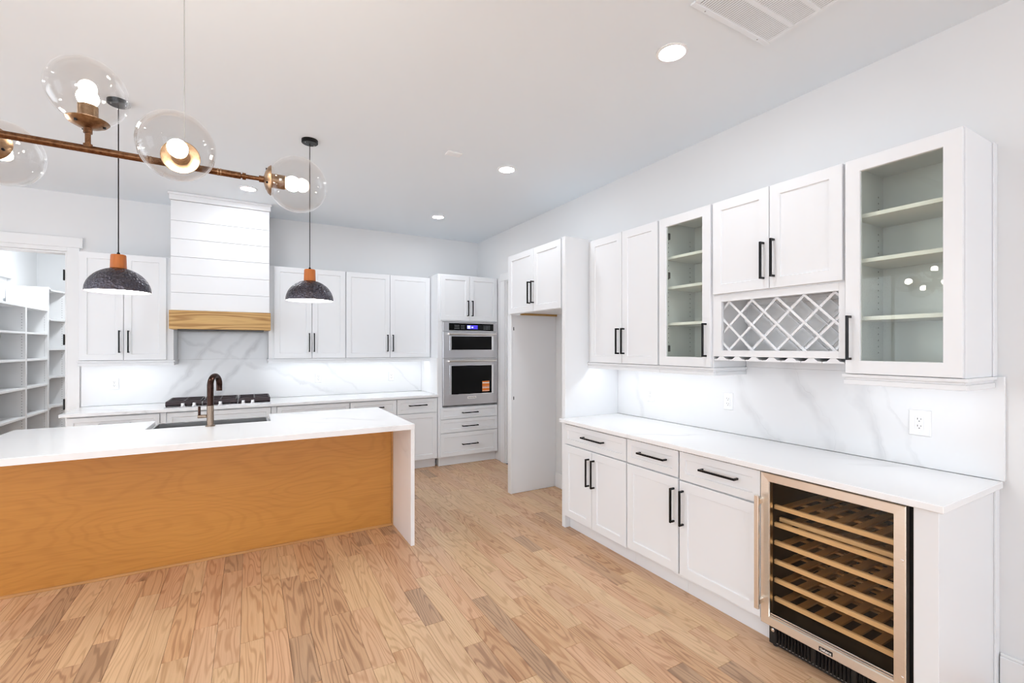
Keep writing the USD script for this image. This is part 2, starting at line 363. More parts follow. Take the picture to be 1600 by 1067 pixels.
# ------------------------------------------------------------------ the room
XR, YB, ZC = 2.88, 6.07, 3.01            # right wall, back wall, ceiling
XL, YF = -4.6, -4.6                      # left wall and rear wall of the open plan room, out of view
WT = 0.12
PX0, PX1, PYB = -2.60, -0.95, 8.95       # pantry: left wall, right wall, back wall
OPX0, OPX1, OPZ = -2.75 + 0.25, -1.545, 2.435   # pantry doorway
DY0, DY1, DZ = 4.32, 5.24, 2.36          # door in the right wall

# floor: sub-floor and oak planks
fl = struct('floor', B().box(XL - .1, XR + .1, YF - .1, PYB + .1, -0.12, -0.014), 'dark_cavity', 'light oak plank floor running towards the back of the kitchen', 'floor')
PW = 0.108
sa, ca = math.sin(math.radians(YAW)), math.cos(math.radians(YAW))
def proj(x, y, z):
    d = x * sa + y * ca
    if d < 0.05: return None
    return 800 + 721.73 * (x * ca - y * sa) / d, 542.634 - 721.73 * (z - CAM_H) / d, d
planks = []
rr = random.Random(21)
x = XR - 0.004
while x > XL:
    y = YF - rr.uniform(0, 0.8)
    while y < YB + 0.06 or (y < PYB and PX0 < x < PX1):
        L = rr.choice([0.32, 0.42, 0.5, 0.6, 0.7, 0.85, 1.05])*rr.uniform(0.9, 1.15)
        y1 = min(y + L, PYB if PX0 - .1 < x < PX1 + .1 else YB + 0.06)
        yy0 = max(y, YF)
        if y1 - yy0 > 0.05: planks.append((x - PW, x, yy0, y1))
        y = y + L
    x -= PW
def seen(p):
    best = 0
    for fx in (.1, .5, .9):
        for fy in (.05, .35, .65, .95):
            X, Y = p[0] + (p[1]-p[0])*fx, p[2] + (p[3]-p[2])*fy
            q = proj(X, Y, 0)
            if q is None or not (-5 < q[0] < 1605 and q[1] < 1075): continue
            if X > 2.36 and not (3.17 < Y < 4.1): continue
            if Y > 3.9 and X < 1.04: continue
            if Y > 5.56: continue
            best = max(best, (p[1]-p[0])*(p[3]-p[2]) / q[2]**3)
    return best
def plank_mesh(b, p):
    g, e = 0.0005, 0.0011
    x0, x1, y0, y1 = p[0]+g, p[1]-g, p[2]+g, p[3]-g
    return b.rects([(x0, x1, y0, y1, -0.014), (x0, x1, y0, y1, -e), (x0+e, x1-e, y0+e, y1-e, 0.0)], cap0=False)
sc = sorted(((seen(p), i) for i, p in enumerate(planks)), reverse=True)
chosen = [i for s_, i in sc if s_ > 0][:296]
cs = set(chosen)
rt = random.Random(5)
tones = [rt.choice([0, 0, 1, 1, 2, 3, 3, 4, 4, 5, 6, 7, 7]) for _ in planks]
for i in chosen:
    pr = usdkit.mesh(stage, numbered(fl, 'plank'), plank_mesh(B(), planks[i]).mesh(), MATS[PLANKS[tones[i]]])
rest = {}
for i, p in enumerate(planks):
    if i not in cs: plank_mesh(rest.setdefault(tones[i] % 4, B()), p)
for k, b in rest.items():
    pr = usdkit.mesh(stage, numbered(fl, 'plank_field'), b.mesh(), MATS[PLANKS[[0, 1, 3, 7][k]]])
    data(pr.GetPrim(), kind='stuff')

struct('ceiling', B().box(XL - WT, XR + WT, YF - WT, PYB + WT, ZC, ZC + 0.1), 'ceiling_paint', 'flat white painted ceiling with recessed lights', 'ceiling')

def wall_with_holes(b, axis, at, t, a0, a1, z0, z1, holes):
    """wall in the plane axis=at, thickness t outward, spanning a0..a1; holes (h0,h1,hz0,hz1)"""
    holes = sorted(holes); cur = a0
    def bx(p, q, r, s_):
        if q - p < 1e-6 or s_ - r < 1e-6: return
        if axis == 'x': b.box(at, at + t, p, q, r, s_)
        else: b.box(p, q, at, at + t, r, s_)
    for h0, h1, hz0, hz1 in holes:
        bx(cur, h0, z0, z1); bx(h0, h1, z0, hz0); bx(h0, h1, hz1, z1); cur = h1
    bx(cur, a1, z0, z1); return b

struct('wall_right', wall_with_holes(B(), 'x', XR, WT, YF, YB + WT, 0, ZC, [(DY0, DY1, 0, DZ)]), 'wall_paint', 'white painted wall behind the bar cabinets on the right', 'wall')
struct('wall_back', wall_with_holes(B(), 'y', YB, WT, XL, XR, 0, ZC, [(OPX0, OPX1, 0, OPZ)]), 'wall_paint', 'white painted back wall behind the range hood', 'wall')
REARW = [(-4.3, -2.25, 0.12, 2.85), (-2.0, 0.05, 0.12, 2.85), (0.3, 2.35, 0.12, 2.85)]
LEFTW = [(-0.8, 1.2, 0.3, 2.8), (2.5, 4.9, 0.3, 2.8)]
struct('wall_rear', wall_with_holes(B(), 'y', YF - WT, WT, XL, XR, 0, ZC, REARW), 'wall_paint', 'white painted wall with tall windows opposite the kitchen', 'wall')
struct('wall_left', wall_with_holes(B(), 'x', XL - WT, WT, YF, YB + WT, 0, ZC, LEFTW), 'wall_paint', 'white painted wall with tall windows far left of the kitchen', 'wall')
PW0, PW1, PZ0, PZ1 = 7.1, 8.13, 2.06, 2.36
struct('wall_pantry_left', wall_with_holes(B(), 'x', PX0 - WT, WT, YB + WT, PYB + WT, 0, ZC, [(PW0, PW1, PZ0, PZ1)]), 'wall_paint', 'white pantry wall with a small high window', 'wall')
struct('wall_pantry_back', B().box(PX0, PX1 + WT, PYB, PYB + WT, 0, ZC), 'wall_paint', 'white wall at the far end of the pantry', 'wall')
struct('wall_pantry_right', B().box(PX1, PX1 + WT, YB + WT, PYB, 0, ZC), 'wall_paint', 'white wall on the right side of the pantry, out of view', 'wall')

def window(n, axis, at, h, mull, label):
    a0, a1, z0, z1 = h
    t = T('window_%d' % n, label, 'window', (at, (a0+a1)/2, z0) if axis == 'x' else ((a0+a1)/2, at, z0), kind='structure')
    F = (lambda p: np.stack([p[:, 2] + at, p[:, 0], p[:, 1]], 1)) if axis == 'x' else (lambda p: np.stack([p[:, 0], p[:, 2] + at, p[:, 1]], 1))
    b = B(); fw = 0.05
    b.box(a0, a1, z0, z0+fw, .02, .09, .003, F).box(a0, a1, z1-fw, z1, .02, .09, .003, F).box(a0, a0+fw, z0+fw, z1-fw, .02, .09, .003, F).box(a1-fw, a1, z0+fw, z1-fw, .02, .09, .003, F)
    for k in range(1, mull): 
        m = a0 + (a1-a0)*k/mull; b.box(m-.02, m+.02, z0+fw, z1-fw, .03, .08, .003, F)
    t.part('window_frame', b, 'trim_paint')
    t.part('pane', B().box(a0+fw, a1-fw, z0+fw, z1-fw, .053, .057, 0, F), 'clear_glass', smooth=False)
window(1, 'x', PX0 - WT, (PW0, PW1, PZ0, PZ1), 1, 'small bright window high in the pantry wall')
for i, h in enumerate(REARW): window(2 + i, 'y', YF - WT, h, 2, 'tall two-pane window in the wall opposite the kitchen, number %s from the left wall' % ('one', 'two', 'three')[i])
for i, h in enumerate(LEFTW): window(5 + i, 'x', XL - WT, h, 2, 'tall two-pane window in the far left wall, number %s from the rear' % ('one', 'two')[i])
# trim around the pantry window
b = B(); F = lambda p: np.stack([p[:, 2] + PX0, p[:, 0], p[:, 1]], 1)
cw = 0.085
b.box(PW0-cw, PW1+cw, PZ1, PZ1+cw, 0, .018, .002, F).box(PW0-cw, PW1+cw, PZ0-cw, PZ0, 0, .018, .002, F).box(PW0-cw, PW0, PZ0, PZ1, 0, .018, .002, F).box(PW1, PW1+cw, PZ0, PZ1, 0, .018, .002, F)
struct('trim_1', b, 'trim_paint', 'flat white casing around the small pantry window', 'trim', smooth=30)

# pantry doorway casing with hinges left on the jamb
FBw = FB(YB)
t = T('trim_2', 'white flat casing and header around the pantry doorway', 'trim', (OPX1, YB, 0), kind='structure')
t.part('side_casing', B().box(OPX1, -1.452, 0, 2.475, 0, .019, .002, FBw), 'trim_paint')
t.part('side_casing', B().box(OPX0 - .093, OPX0, 0, 2.475, 0, .019, .002, FBw), 'trim_paint')
t.part('header', B().box(OPX0 - .12, -1.428, 2.475, 2.574, 0, .026, .002, FBw).box(OPX0, OPX1, 2.435, 2.475, 0, .019, .002, FBw), 'trim_paint')
t.part('jamb', B().box(OPX1 - .018, OPX1 - .0005, 0, 2.435, -WT, 0.0, .002, FBw).box(OPX0, OPX0 + .018, 0, 2.435, -WT, 0, .002, FBw).box(OPX0 + .018, OPX1 - .018, 2.417, 2.4345, -WT, 0, .002, FBw), 'trim_paint')
for z in (0.945, 1.575, 2.205):
    t.part('hinge', B().box(OPX1 - .024, OPX1 - .018, z - .05, z + .05, -.05, -.003, .001, FBw).cyl((OPX1 - .026, YB - .002, z - .052), (OPX1 - .026, YB - .002, z + .052), .006, 10), 'hinge_black', label='black door hinge')

# door in the right wall, between oven tower and refrigerator bay
FRw = FR(XR)
t = T('door_1', 'white door in the right wall between oven tower and refrigerator bay', 'door', (XR, (DY0+DY1)/2, 0), kind='structure')
t.part('door_panel', B().rects([(-DY1+.02, -DY0-.02, .008, DZ-.02, -.085), (-DY1+.02, -DY0-.02, .008, DZ-.02, -.05), (-DY1+.13, -DY0-.13, .2, DZ-.13, -.05), (-DY1+.14, -DY0-.14, .21, DZ-.14, -.058)], FRw), 'trim_paint', smooth=False)
t = T('trim_3', 'white flat casing around the door in the right wall', 'trim', (XR, (DY0+DY1)/2, 0), kind='structure')
t.part('side_casing', B().box(-DY1-.095, -DY1, 0, DZ, 0, .019, .002, FRw), 'trim_paint')
t.part('side_casing', B().box(-DY0, -DY0+.095, 0, DZ, 0, .019, .002, FRw), 'trim_paint')
t.part('header', B().box(-DY1-.11, -DY0+.11, DZ, DZ+.095, 0, .024, .002, FRw), 'trim_paint')
t.part('jamb', B().box(-DY1+.0005, -DY1+.018, 0, DZ, -WT, 0, .001, FRw).box(-DY0-.018, -DY0-.0005, 0, DZ, -WT, 0, .001, FRw).box(-DY1+.018, -DY0-.018, DZ-.018, DZ-.0005, -WT, 0, .001, FRw), 'trim_paint')

b = B().box(XR - .016, XR, YF, .705, 0.001, .145, .003).box(XR - .012, XR, YF, .705, .145, .158, .003)
struct('baseboard_right', b, 'trim_paint', 'tall white baseboard on the right wall beside the bar end', 'baseboard', smooth=30)
struct('baseboard_bay', B().box(XR - .016, XR, 3.166, 4.099, 0.001, .158, .003), 'trim_paint', 'white baseboard at the back of the refrigerator bay', 'baseboard', smooth=30)
struct('baseboard_left', B().box(XL, XL + .016, YF, YB, 0.001, .158, .003).box(XL+.016, XR-.016, YF, YF+.016, .001, .158, .003), 'trim_paint', 'white baseboard of the far walls, out of view', 'baseboard', smooth=30)

# ------------------------------------------------------------------ cabinet helpers
def shaker(u0, u1, v0, v1, F, w0=.002, w1=.022, fr=.057, rec=.0075):
    e = .0016
    return B().rects([(u0, u1, v0, v1, w0), (u0, u1, v0, v1, w1-e), (u0+e, u1-e, v0+e, v1-e, w1),
                      (u0+fr, u1-fr, v0+fr, v1-fr, w1), (u0+fr+.0035, u1-fr-.0035, v0+fr+.0035, v1-fr-.0035, w1-rec)], F)
def frame_door(u0, u1, v0, v1, F, w0=.002, w1=.022, fr=.06):
    e = .0016
    return B().rects([(u0, u1, v0, v1, w0), (u0, u1, v0, v1, w1-e), (u0+e, u1-e, v0+e, v1-e, w1),
                      (u0+fr, u1-fr, v0+fr, v1-fr, w1), (u0+fr+.002, u1-fr-.002, v0+fr+.002, v1-fr-.002, w1-.004), (u0+fr+.002, u1-fr-.002, v0+fr+.002, v1-fr-.002, w0)], F, closed=True)
def vpull(u, v0, v1, F, w=.022):
    b = B(); s_ = .0055
    b.box(u-s_, u+s_, v0, v1, w+.026, w+.037, .001, F)
    b.box(u-s_, u+s_, v0, v0+.011, w-.001, w+.027, .001, F).box(u-s_, u+s_, v1-.011, v1, w-.001, w+.027, .001, F)
    return b
def hpull(u0, u1, v, F, w=.022):
    b = B(); s_ = .0055
    b.box(u0, u1, v-s_, v+s_, w+.026, w+.037, .001, F)
    b.box(u0, u0+.011, v-s_, v+s_, w-.001, w+.027, .001, F).box(u1-.011, u1, v-s_, v+s_, w-.001, w+.027, .001, F)
    return b
def door(t, u0, u1, v0, v1, F, pull=None, fr=.057):
    d = t.part('door', shaker(u0, u1, v0, v1, F, fr=fr), 'cabinet_paint', smooth=False)
    if pull: t.part('handle', vpull(pull[0], pull[1], pull[2], F), 'black_metal', parent=d, label='black square bar pull')
def drawer(t, u0, u1, v0, v1, F, pull=None, fr=.042):
    d = t.part('drawer', shaker(u0, u1, v0, v1, F, fr=fr), 'cabinet_paint', smooth=False)
    if pull: t.part('handle', hpull(pull[0], pull[1], pull[2], F), 'black_metal', parent=d, label='black square bar pull')
def light_rail(t, F, u0, u1, depth, left, right):
    """stepped valance under an upper cabinet, front with optional returns along the sides"""
    b = B()
    for (z0, z1, o) in ((1.322, 1.345, .006), (1.345, 1.3565, .002), (1.3565, 1.3715, .012)):
        b.box(u0 - (o if left else 0), u1 + (o if right else 0), z0, z1, -.02, o + .004, .0015, F)
        if left: b.box(u0 - o, u0 + .018, z0, z1, -depth, -.0201, .0015, F)
        if right: b.box(u1 - .018, u1 + o, z0, z1, -depth, -.0201, .0015, F)
    t.part('light_rail', b, 'cabinet_paint')
def led(F, u0, u1, w, label):
    t = T('under_cabinet_light', label, 'light', F(np.array([[(u0+u1)/2, 1.355, w]]))[0], group=None)
    t.part('housing', B().box(u0, u1, 1.359, 1.3718, w-.012, w+.012, .001, F), 'white_plastic')
    t.part('diffuser', B().box(u0+.004, u1-.004, 1.354, 1.3588, w-.009, w+.009, 0, F), 'led_glow', smooth=False)

# ------------------------------------------------------------------ right wall: base cabinets
F = FR(2.267)      # box fronts; door faces at x = 2.245
def base_body(t, u0, u1, F, depth, toe=.075, z1=.883):
    t.part('body', B().box(u0, u1, .115, z1, -depth, 0, .0015, F), 'cabinet_paint')
    t.part('toe_kick', B().box(u0, u1, .0005, .1148, -depth, -toe+.012, .001, F), 'cabinet_paint')
DEP = .612
t = T('base_cabinet', 'white shaker base cabinet with one drawer over two doors beside the refrigerator bay', 'cabinet', (2.267, 2.74, 0))
base_body(t, -3.119, -2.364, F, DEP)
drawer(t, -3.078, -2.368, .717, .872, F, (-2.83, -2.592, .804))
door(t, -3.078, -2.738, .125, .708, F, (-2.766, .442, .653)); door(t, -2.734, -2.368, .125, .708, F, (-2.705, .442, .653))
t = T('base_cabinet', 'narrow white shaker base cabinet with one drawer over one door, middle of the bar run', 'cabinet', (2.267, 2.14, 0))
base_body(t, -2.3635, -1.9205, F, DEP)
drawer(t, -2.358, -1.926, .715, .875, F, (-2.239, -2.010, .804)); door(t, -2.358, -1.926, .135, .706, F, (-1.957, .439, .648))
t = T('base_cabinet', 'white shaker base cabinet with wide drawer over one wide door beside the wine cooler', 'cabinet', (2.267, 1.66, 0))
base_body(t, -1.920, -1.4055, F, DEP)
drawer(t, -1.914, -1.410, .709, .875, F, (-1.757, -1.530, .804)); door(t, -1.914, -1.410, .135, .700, F, (-1.888, .439, .648))

# end panel of the bar, right of the wine cooler
t = T('end_panel', 'white end panel with front stile closing the bar right of the wine cooler', 'cabinet panel', (2.55, .75, 0))
t.part('stile', B().box(-.790, -.7135, .001, .883, -.02, .022, .002, F), 'cabinet_paint')
t.part('side_panel', B().box(-.735, -.7155, .001, .883, -.612, -.0205, .002, F), 'cabinet_paint')
t.part('scribe_strip', B().box(-.7150, -.7085, .001, .883, -.612, -.565, .001, F), 'cabinet_paint')

# countertop and backsplash on the right
single('bar_countertop', B().box(2.22, 2.858, .692, 3.1195, .8845, .914, .003), 'quartz_top', 'long white quartz countertop over the bar cabinets and wine cooler', 'countertop', (0, 0, 0))
t = T('bar_backsplash', 'white grey-veined quartz backsplash slab on the right wall above the bar counter', 'backsplash', (2.87, 1.9, .9145))
t.part('slab', B().box(2.8585, 2.8795, .688, 3.1195, .9145, 1.3715, .002), 'quartz_splash')
t.part('upper_slab', B().box(2.8585, 2.8795, 1.157, 1.891, 1.3716, 1.4425, 0), 'quartz_splash')

# ------------------------------------------------------------------ right wall: upper cabinets
F = FR(2.532); UD = .3465
ZB, ZT = 1.372, 2.40
t = T('wall_cabinet', 'white double-door wall cabinet next to the tall refrigerator panel', 'cabinet', (2.7, 2.72, ZB))
t.part('body', B().box(-3.1195, -2.3255, ZB, ZT, -UD, 0, .0015, F), 'cabinet_paint')
door(t, -3.072, -2.695, ZB+.003, ZT-.004, F, (-2.727, 1.448, 1.648)); door(t, -2.691, -2.334, ZB+.003, ZT-.004, F, (-2.668, 1.448, 1.648))
light_rail(t, F, -3.1195, -2.3255, UD-.022, False, False)

def glass_cabinet(label, y0, y1, dy0, dy1, pull, near):
    t = T('glass_cabinet', label, 'cabinet', (2.7, (y0+y1)/2, ZB))
    u0, u1 = -y1, -y0; p = .018
    b = B().box(u0, u0+p, ZB, ZT, -UD, 0, .001, F).box(u1-p, u1, ZB, ZT, -UD, 0, .001, F).box(u0+p, u1-p, ZB, ZB+p, -UD, 0, .001, F).box(u0+p, u1-p, ZT-p, ZT, -UD, 0, .001, F).box(u0+p, u1-p, ZB+p, ZT-p, -UD, -UD+.008, 0, F)
    s_ = .04
    b.box(u0+p, u0+s_, ZB+p, ZT-p, -.018, 0, 0, F).box(u1-s_, u1-p, ZB+p, ZT-p, -.018, 0, 0, F).box(u0+s_, u1-s_, ZB+p, ZB+s_, -.018, 0, 0, F).box(u0+s_, u1-s_, ZT-s_, ZT-p, -.018, 0, 0, F)
    t.part('body', b, 'cabinet_paint')
    for z in near: t.part('shelf', B().box(u0+p+.001, u1-p-.001, z-.019, z, -UD+.010, -.03, .001, F), 'cabinet_interior')
    b = B()
    for wv in (-.06, -UD+.06):
        for k in range(26):
            z = ZB + .10 + k*.032
            if any(abs(z - q) < .03 for q in near): continue
            b.box(u0+p-.0005, u0+p+.0008, z-.0028, z+.0028, wv-.0028, wv+.0028, 0, F)
            b.box(u1-p-.0008, u1-p+.0005, z-.0028, z+.0028, wv-.0028, wv+.0028, 0, F)
    t.part('peg_holes', b, 'grey_slot', smooth=False, kind='stuff')
    d = t.part('door', frame_door(-dy1, -dy0, ZB+.003, ZT-.004, F), 'cabinet_paint', smooth=False)
    t.part('pane', B().box(-dy1+.061, -dy0-.061, ZB+.064, ZT-.065, .008, .012, 0, F), 'green_glass', smooth=False, parent=d, label='faintly green glass pane')
    t.part('handle', vpull(-pull, 1.440, 1.652, F), 'black_metal', parent=d, label='black square bar pull')
    b = B()
    for z in (ZB+.12, (ZB+ZT)/2+.12, ZT-.12):
        uu = u0+p if pull < (dy0+dy1)/2 else u1-p-.03
        b.box(uu, uu+.03, z-.022, z+.022, -.018-.03, -.018, .002, F)
    t.part('hinge', b, 'grey_slot')
    return t
t = glass_cabinet('narrow glass-door wall cabinet with three empty shelves, left of the wine rack', 1.8935, 2.325, 1.901, 2.318, 1.934, (2.135, 1.925, 1.672))
light_rail(t, F, -2.325, -1.8935, UD-.022, False, True)
t = glass_cabinet('glass-door wall cabinet with three empty shelves at the near end, right of the wine rack', .722, 1.1545, .724, 1.148, 1.126, (2.140, 1.925, 1.648))
light_rail(t, F, -1.1545, -.722, UD-.022, True, True)
t.part('scribe_strip', B().box(-.7215, -.715, ZB+.0005, ZT, -UD, -UD+.042, .001, F), 'cabinet_paint')

t = T('wall_cabinet', 'short white double-door wall cabinet above the diamond wine rack', 'cabinet', (2.7, 1.52, 1.82))
t.part('body', B().box(-1.893, -1.155, 1.8205, ZT, -UD, 0, .0015, F), 'cabinet_paint')
door(t, -1.885, -1.527, 1.828, ZT-.004, F, (-1.557, 1.883, 2.090)); door(t, -1.523, -1.162, 1.828, ZT-.004, F, (-1.498, 1.888, 2.098))

# wine rack: face frame, box, front and rear diamond lattice, stemware rails
RD = .3255
t = T('wine_rack', 'white wine rack box with diagonal diamond lattice and stemware rails below', 'wine rack', (2.7, 1.52, 1.443))
u0, u1, z0, z1 = -1.8925, -1.1555, 1.444, 1.820
a0, a1, c0, c1 = -1.837, -1.185, 1.481, 1.780
b = B().box(u0, a0, z0, z1, -.018, .004, .001, F).box(a1, u1, z0, z1, -.018, .004, .001, F).box(a0, a1, z0, c0, -.018, .004, .001, F).box(a0, a1, c1, z1, -.018, .004, .001, F)
t.part('face_frame', b, 'cabinet_paint')
b = B().box(u0, u0+.016, z0, z1, -RD, -.0185, 0, F).box(u1-.016, u1, z0, z1, -RD, -.0185, 0, F).box(u0+.016, u1-.016, z0, z0+.016, -RD, -.0185, 0, F).box(u0+.016, u1-.016, z1-.016, z1, -RD, -.0185, 0, F).box(u0+.016, u1-.016, z0+.016, z1-.016, -RD, -RD+.01, 0, F)
b.box(u0+.05, u1-.05, z1-.05, z1-.0165, -RD+.012, -RD+.03, .001, F).box(u0+.05, u1-.05, z0+.0165, z0+.04, -RD+.012, -RD+.03, .001, F)
t.part('body', b, 'rack_interior', smooth=False)
import shapely
clip = shapely.box(a0-.006, c0-.006, a1+.006, c1+.006)
pitch = .1465
for w0, w1 in ((-.034, -.0195), (-.250, -.236)):
    for sgn in (1, -1):
        for k in range(-4, 9):
            ut = -1.802 + k * pitch
            p0, p1 = (ut - sgn*.4, c1 - .4*1.0 - .0), (ut + sgn*.4, c1 + .4)
            ln = shapely.LineString([p0, p1]).buffer(.0062, cap_style=2).intersection(clip)
            if ln.is_empty or ln.area < 2e-4: continue
            if sgn == 1: wa, wb = w0, (w0+w1)/2 - .0002
            else: wa, wb = (w0+w1)/2 + .0002, w1
            m = trimesh.creation.extrude_polygon(ln, wb - wa, engine="earcut"); v = m.vertices.copy(); v[:, 2] += wa
            t.part('lattice_slat', B().add(F(v), m.faces), 'cabinet_paint', smooth=False)
# rails: T sections running front to back with slots between
for k in range(7):
    uc = u0 + .055 + k * (u1 - u0 - .11) / 6
    b = B().prism([(uc-.0505, 1.419), (uc+.0505, 1.419), (uc+.0505, 1.427), (uc+.030, 1.429), (uc+.013, 1.4435), (uc-.013, 1.4435), (uc-.030, 1.429), (uc-.0505, 1.427)], -RD+.02, .002, F)
    t.part('stem_rail', b, 'cabinet_paint', smooth=False)

led(F, -3.06, -2.345, -.06, 'slim white light bar under the double-door cabinet beside the refrigerator panel')
led(F, -2.30, -1.93, -.06, 'slim white light bar under the narrow glass cabinet')
led(F, -1.11, -.765, -.06, 'slim white light bar under the near glass cabinet at the bar end')

# refrigerator bay: two tall panels, cabinet above, cleat
FO = FR(2.322)
t = T('refrigerator_cabinet', 'white cabinet surround of the empty refrigerator bay, two tall panels and bridging doors', 'cabinet', (2.6, 3.66, 0))
t.part('tall_panel', B().box(2.282, 2.8795, 3.120, 3.1655, .001, 2.425, .002), 'cabinet_paint')
t.part('tall_panel', B().box(2.345, 2.8795, 4.105, 4.165, .001, 1.831, .002), 'cabinet_paint')
t.part('front_edge', B().box(2.320, 2.3448, 4.100, 4.168, .001, 1.831, .002), 'cabinet_paint')
for z in (.98, 1.69): t.part('clip', B().box(2.348, 2.356, 4.098, 4.1049, z-.016, z+.016, .001), 'grey_slot')
t.part('body', B().box(-4.165, -3.166, 1.852, 2.43, -.5575, 0, .0015, FO), 'cabinet_paint')
t.part('bottom_rail', B().box(-4.165, -3.166, 1.832, 1.8518, -.02, 0, .0015, FO), 'cabinet_paint')
door(t, -4.115, -3.647, 1.836, 2.425, FO, (-3.70, 1.912, 2.118)); door(t, -3.643, -3.210, 1.836, 2.425, FO, (-3.637, 1.912, 2.118))
t.part('cleat', B().box(2.43, 2.879, 4.082, 4.1045, 1.832, 1.8515, .001), 'raw_cleat', label='unpainted wooden cleat')

# ------------------------------------------------------------------ wine cooler
F = FR(2.280)
t = T('wine_cooler', 'built-in wine cooler with warm steel door frame and wooden bottle shelves under the counter', 'wine cooler', (2.55, 1.10, 0))
WY0, WY1 = .798, 1.400
u0, u1 = -WY1, -WY0
b = B()
b.box(u0, u0+.03, .105, .878, -.56, 0, .001, F).box(u1-.03, u1, .105, .878, -.56, 0, .001, F).box(u0+.03, u1-.03, .848, .878, -.56, 0, 0, F).box(u0+.03, u1-.03, .105, .155, -.56, 0, 0, F).box(u0+.03, u1-.03, .155, .848, -.56, -.53, 0, F)
t.part('body', b, 'black_matte', smooth=False)
b = B().box(u0+.012, u1-.012, .012, .1048, -.50, -.006, .001, F)
t.part('grille', b, 'black_plastic', smooth=False)
b = B()
for k in range(34):
    uu = u0 + .05 + k*.0152
    if k in (11, 22): continue
    b.box(uu, uu+.0065, .030, .096, -.0055, .002, .0008, F)
t.part('grille_fins', b, 'black_metal', smooth=False, kind='stuff')
b = B()
for k in range(34):
    uu = u0 + .05 + k*.0152
    b.box(uu+.001, uu+.008, .0235, .0255, -.0055, -.004, 0, F)
t.part('grille_slots', b, 'cable_steel', smooth=False, kind='stuff')
t.part('screw', B().lathe([(.010, 0), (.009, .004), (.003, .006), (0, .006)], F(np.array([[u0+.032, .082, -.006]]))[0], (-1, 0, 0), 14), 'chrome')
for uu in (u0+.035, u1-.035): t.part('foot', B().cyl((2.31, -uu, .0005), (2.31, -uu, .012), .016, 14), 'black_plastic')
# door: mitred steel frame
D0, D1 = .012, .045
fw = .040
ua, ub, va, vb = u0-.002, u1-.012, .124, .876
t_door = t.part('door', B().rects([(ua, ub, va, vb, D0), (ua, ub, va, vb, D1-.003), (ua+.003, ub-.003, va+.003, vb-.003, D1), (ua+fw, ub-fw, va+fw, vb-fw, D1-.0015), (ua+fw+.003, ub-fw-.003, va+fw+.003, vb-fw-.003, D1-.008), (ua+fw+.003, ub-fw-.003, va+fw+.003, vb-fw-.003, D0)], F, closed=True), 'stainless_warm', smooth=False, label='door with a warm brushed steel frame')
t.part('pane', B().box(ua+fw+.004, ub-fw-.004, va+fw+.004, vb-fw-.004, .026, .032, 0, F), 'bronze_glass', smooth=False, parent=t_door, label='bronze-tinted glass pane')
t.part('gasket', B().rects([(ua+.01, ub-.01, va+.01, vb-.01, .001), (ua+.01, ub-.01, va+.01, vb-.01, D0-.0005), (ua+.034, ub-.034, va+.034, vb-.034, D0-.0005), (ua+.034, ub-.034, va+.034, vb-.034, .001)], F, closed=True), 'black_plastic', smooth=False, parent=t_door)
hb = B().box(ua-.002, ua+.022, .205, .768, D1+.040, D1+.054, .003, F)
hb.box(ua+.002, ua+.018, .225, .250, D1-.001, D1+.0405, .002, F).box(ua+.002, ua+.018, .722, .747, D1-.001, D1+.0405, .002, F)
t.part('handle', hb, 'stainless_warm', parent=t_door, label='flat vertical steel handle')
for z in (.20, .66): t.part('screw', B().lathe([(.0055, 0), (.0055, .002), (.004, .003), (0, .003)], F(np.array([[ub-.012, z, D1-.0005]]))[0], (-1, 0, 0), 12), 'chrome', parent=t_door)
t.part('badge', B().box(-1.128, -1.072, .134, .153, D1-.001, D1+.0012, .0004, F), 'black_plastic', parent=t_door)
t.part('lettering', B().text('Galanz', .0105, .0008, -1.100, .1435, D1+.0012, F, True, .048), 'white_label', smooth=False, parent=t_door)
t.part('bottom_trim', B().box(ua+fw+.004, ub-fw-.004, va+fw+.004, va+fw+.012, .0325, .037, .001, F).box(ua+fw+.004, ub-fw-.004, va+fw+.015, va+fw+.022, .0325, .036, .001, F), 'chrome', parent=t_door)
emit('cooler_glow', (1.0, 0.80, 0.58), 1.6)
t.part('interior_light', B().box(u0+.10, u1-.10, .838, .8475, -.10, -.08, 0, F), 'cooler_glow', smooth=False)
# shelves: front rail, slats front to back, cross rails
SH = [(.700, 0), (.612, 0), (.628, .045), (.520, 0), (.425, 0), (.332, 0), (.238, 0)]
for i, (z, off) in enumerate(SH):
    s0 = u0+.032; s1 = u1-.032
    fr_ = t.part('shelf', B().box(s0, s1, z-.011, z+.011, -.030-off, -.012-off, .002, F), 'rack_beech', label='wooden bottle shelf with a pale front rail')
    if off: continue
    for k in range(7):
        uc = s0 + .035 + k*(s1-s0-.07)/6
        t.part('slat', B().box(uc-.018, uc+.018, z-.006, z+.004, -.500, -.0305, .001, F), 'rack_slat', smooth=False, parent=fr_)
    for w in (-.18, -.34, -.49):
        t.part('cross_rail', B().box(s0, s1, z-.018, z-.0065, w-.02, w, .001, F), 'rack_slat', smooth=False, parent=fr_)

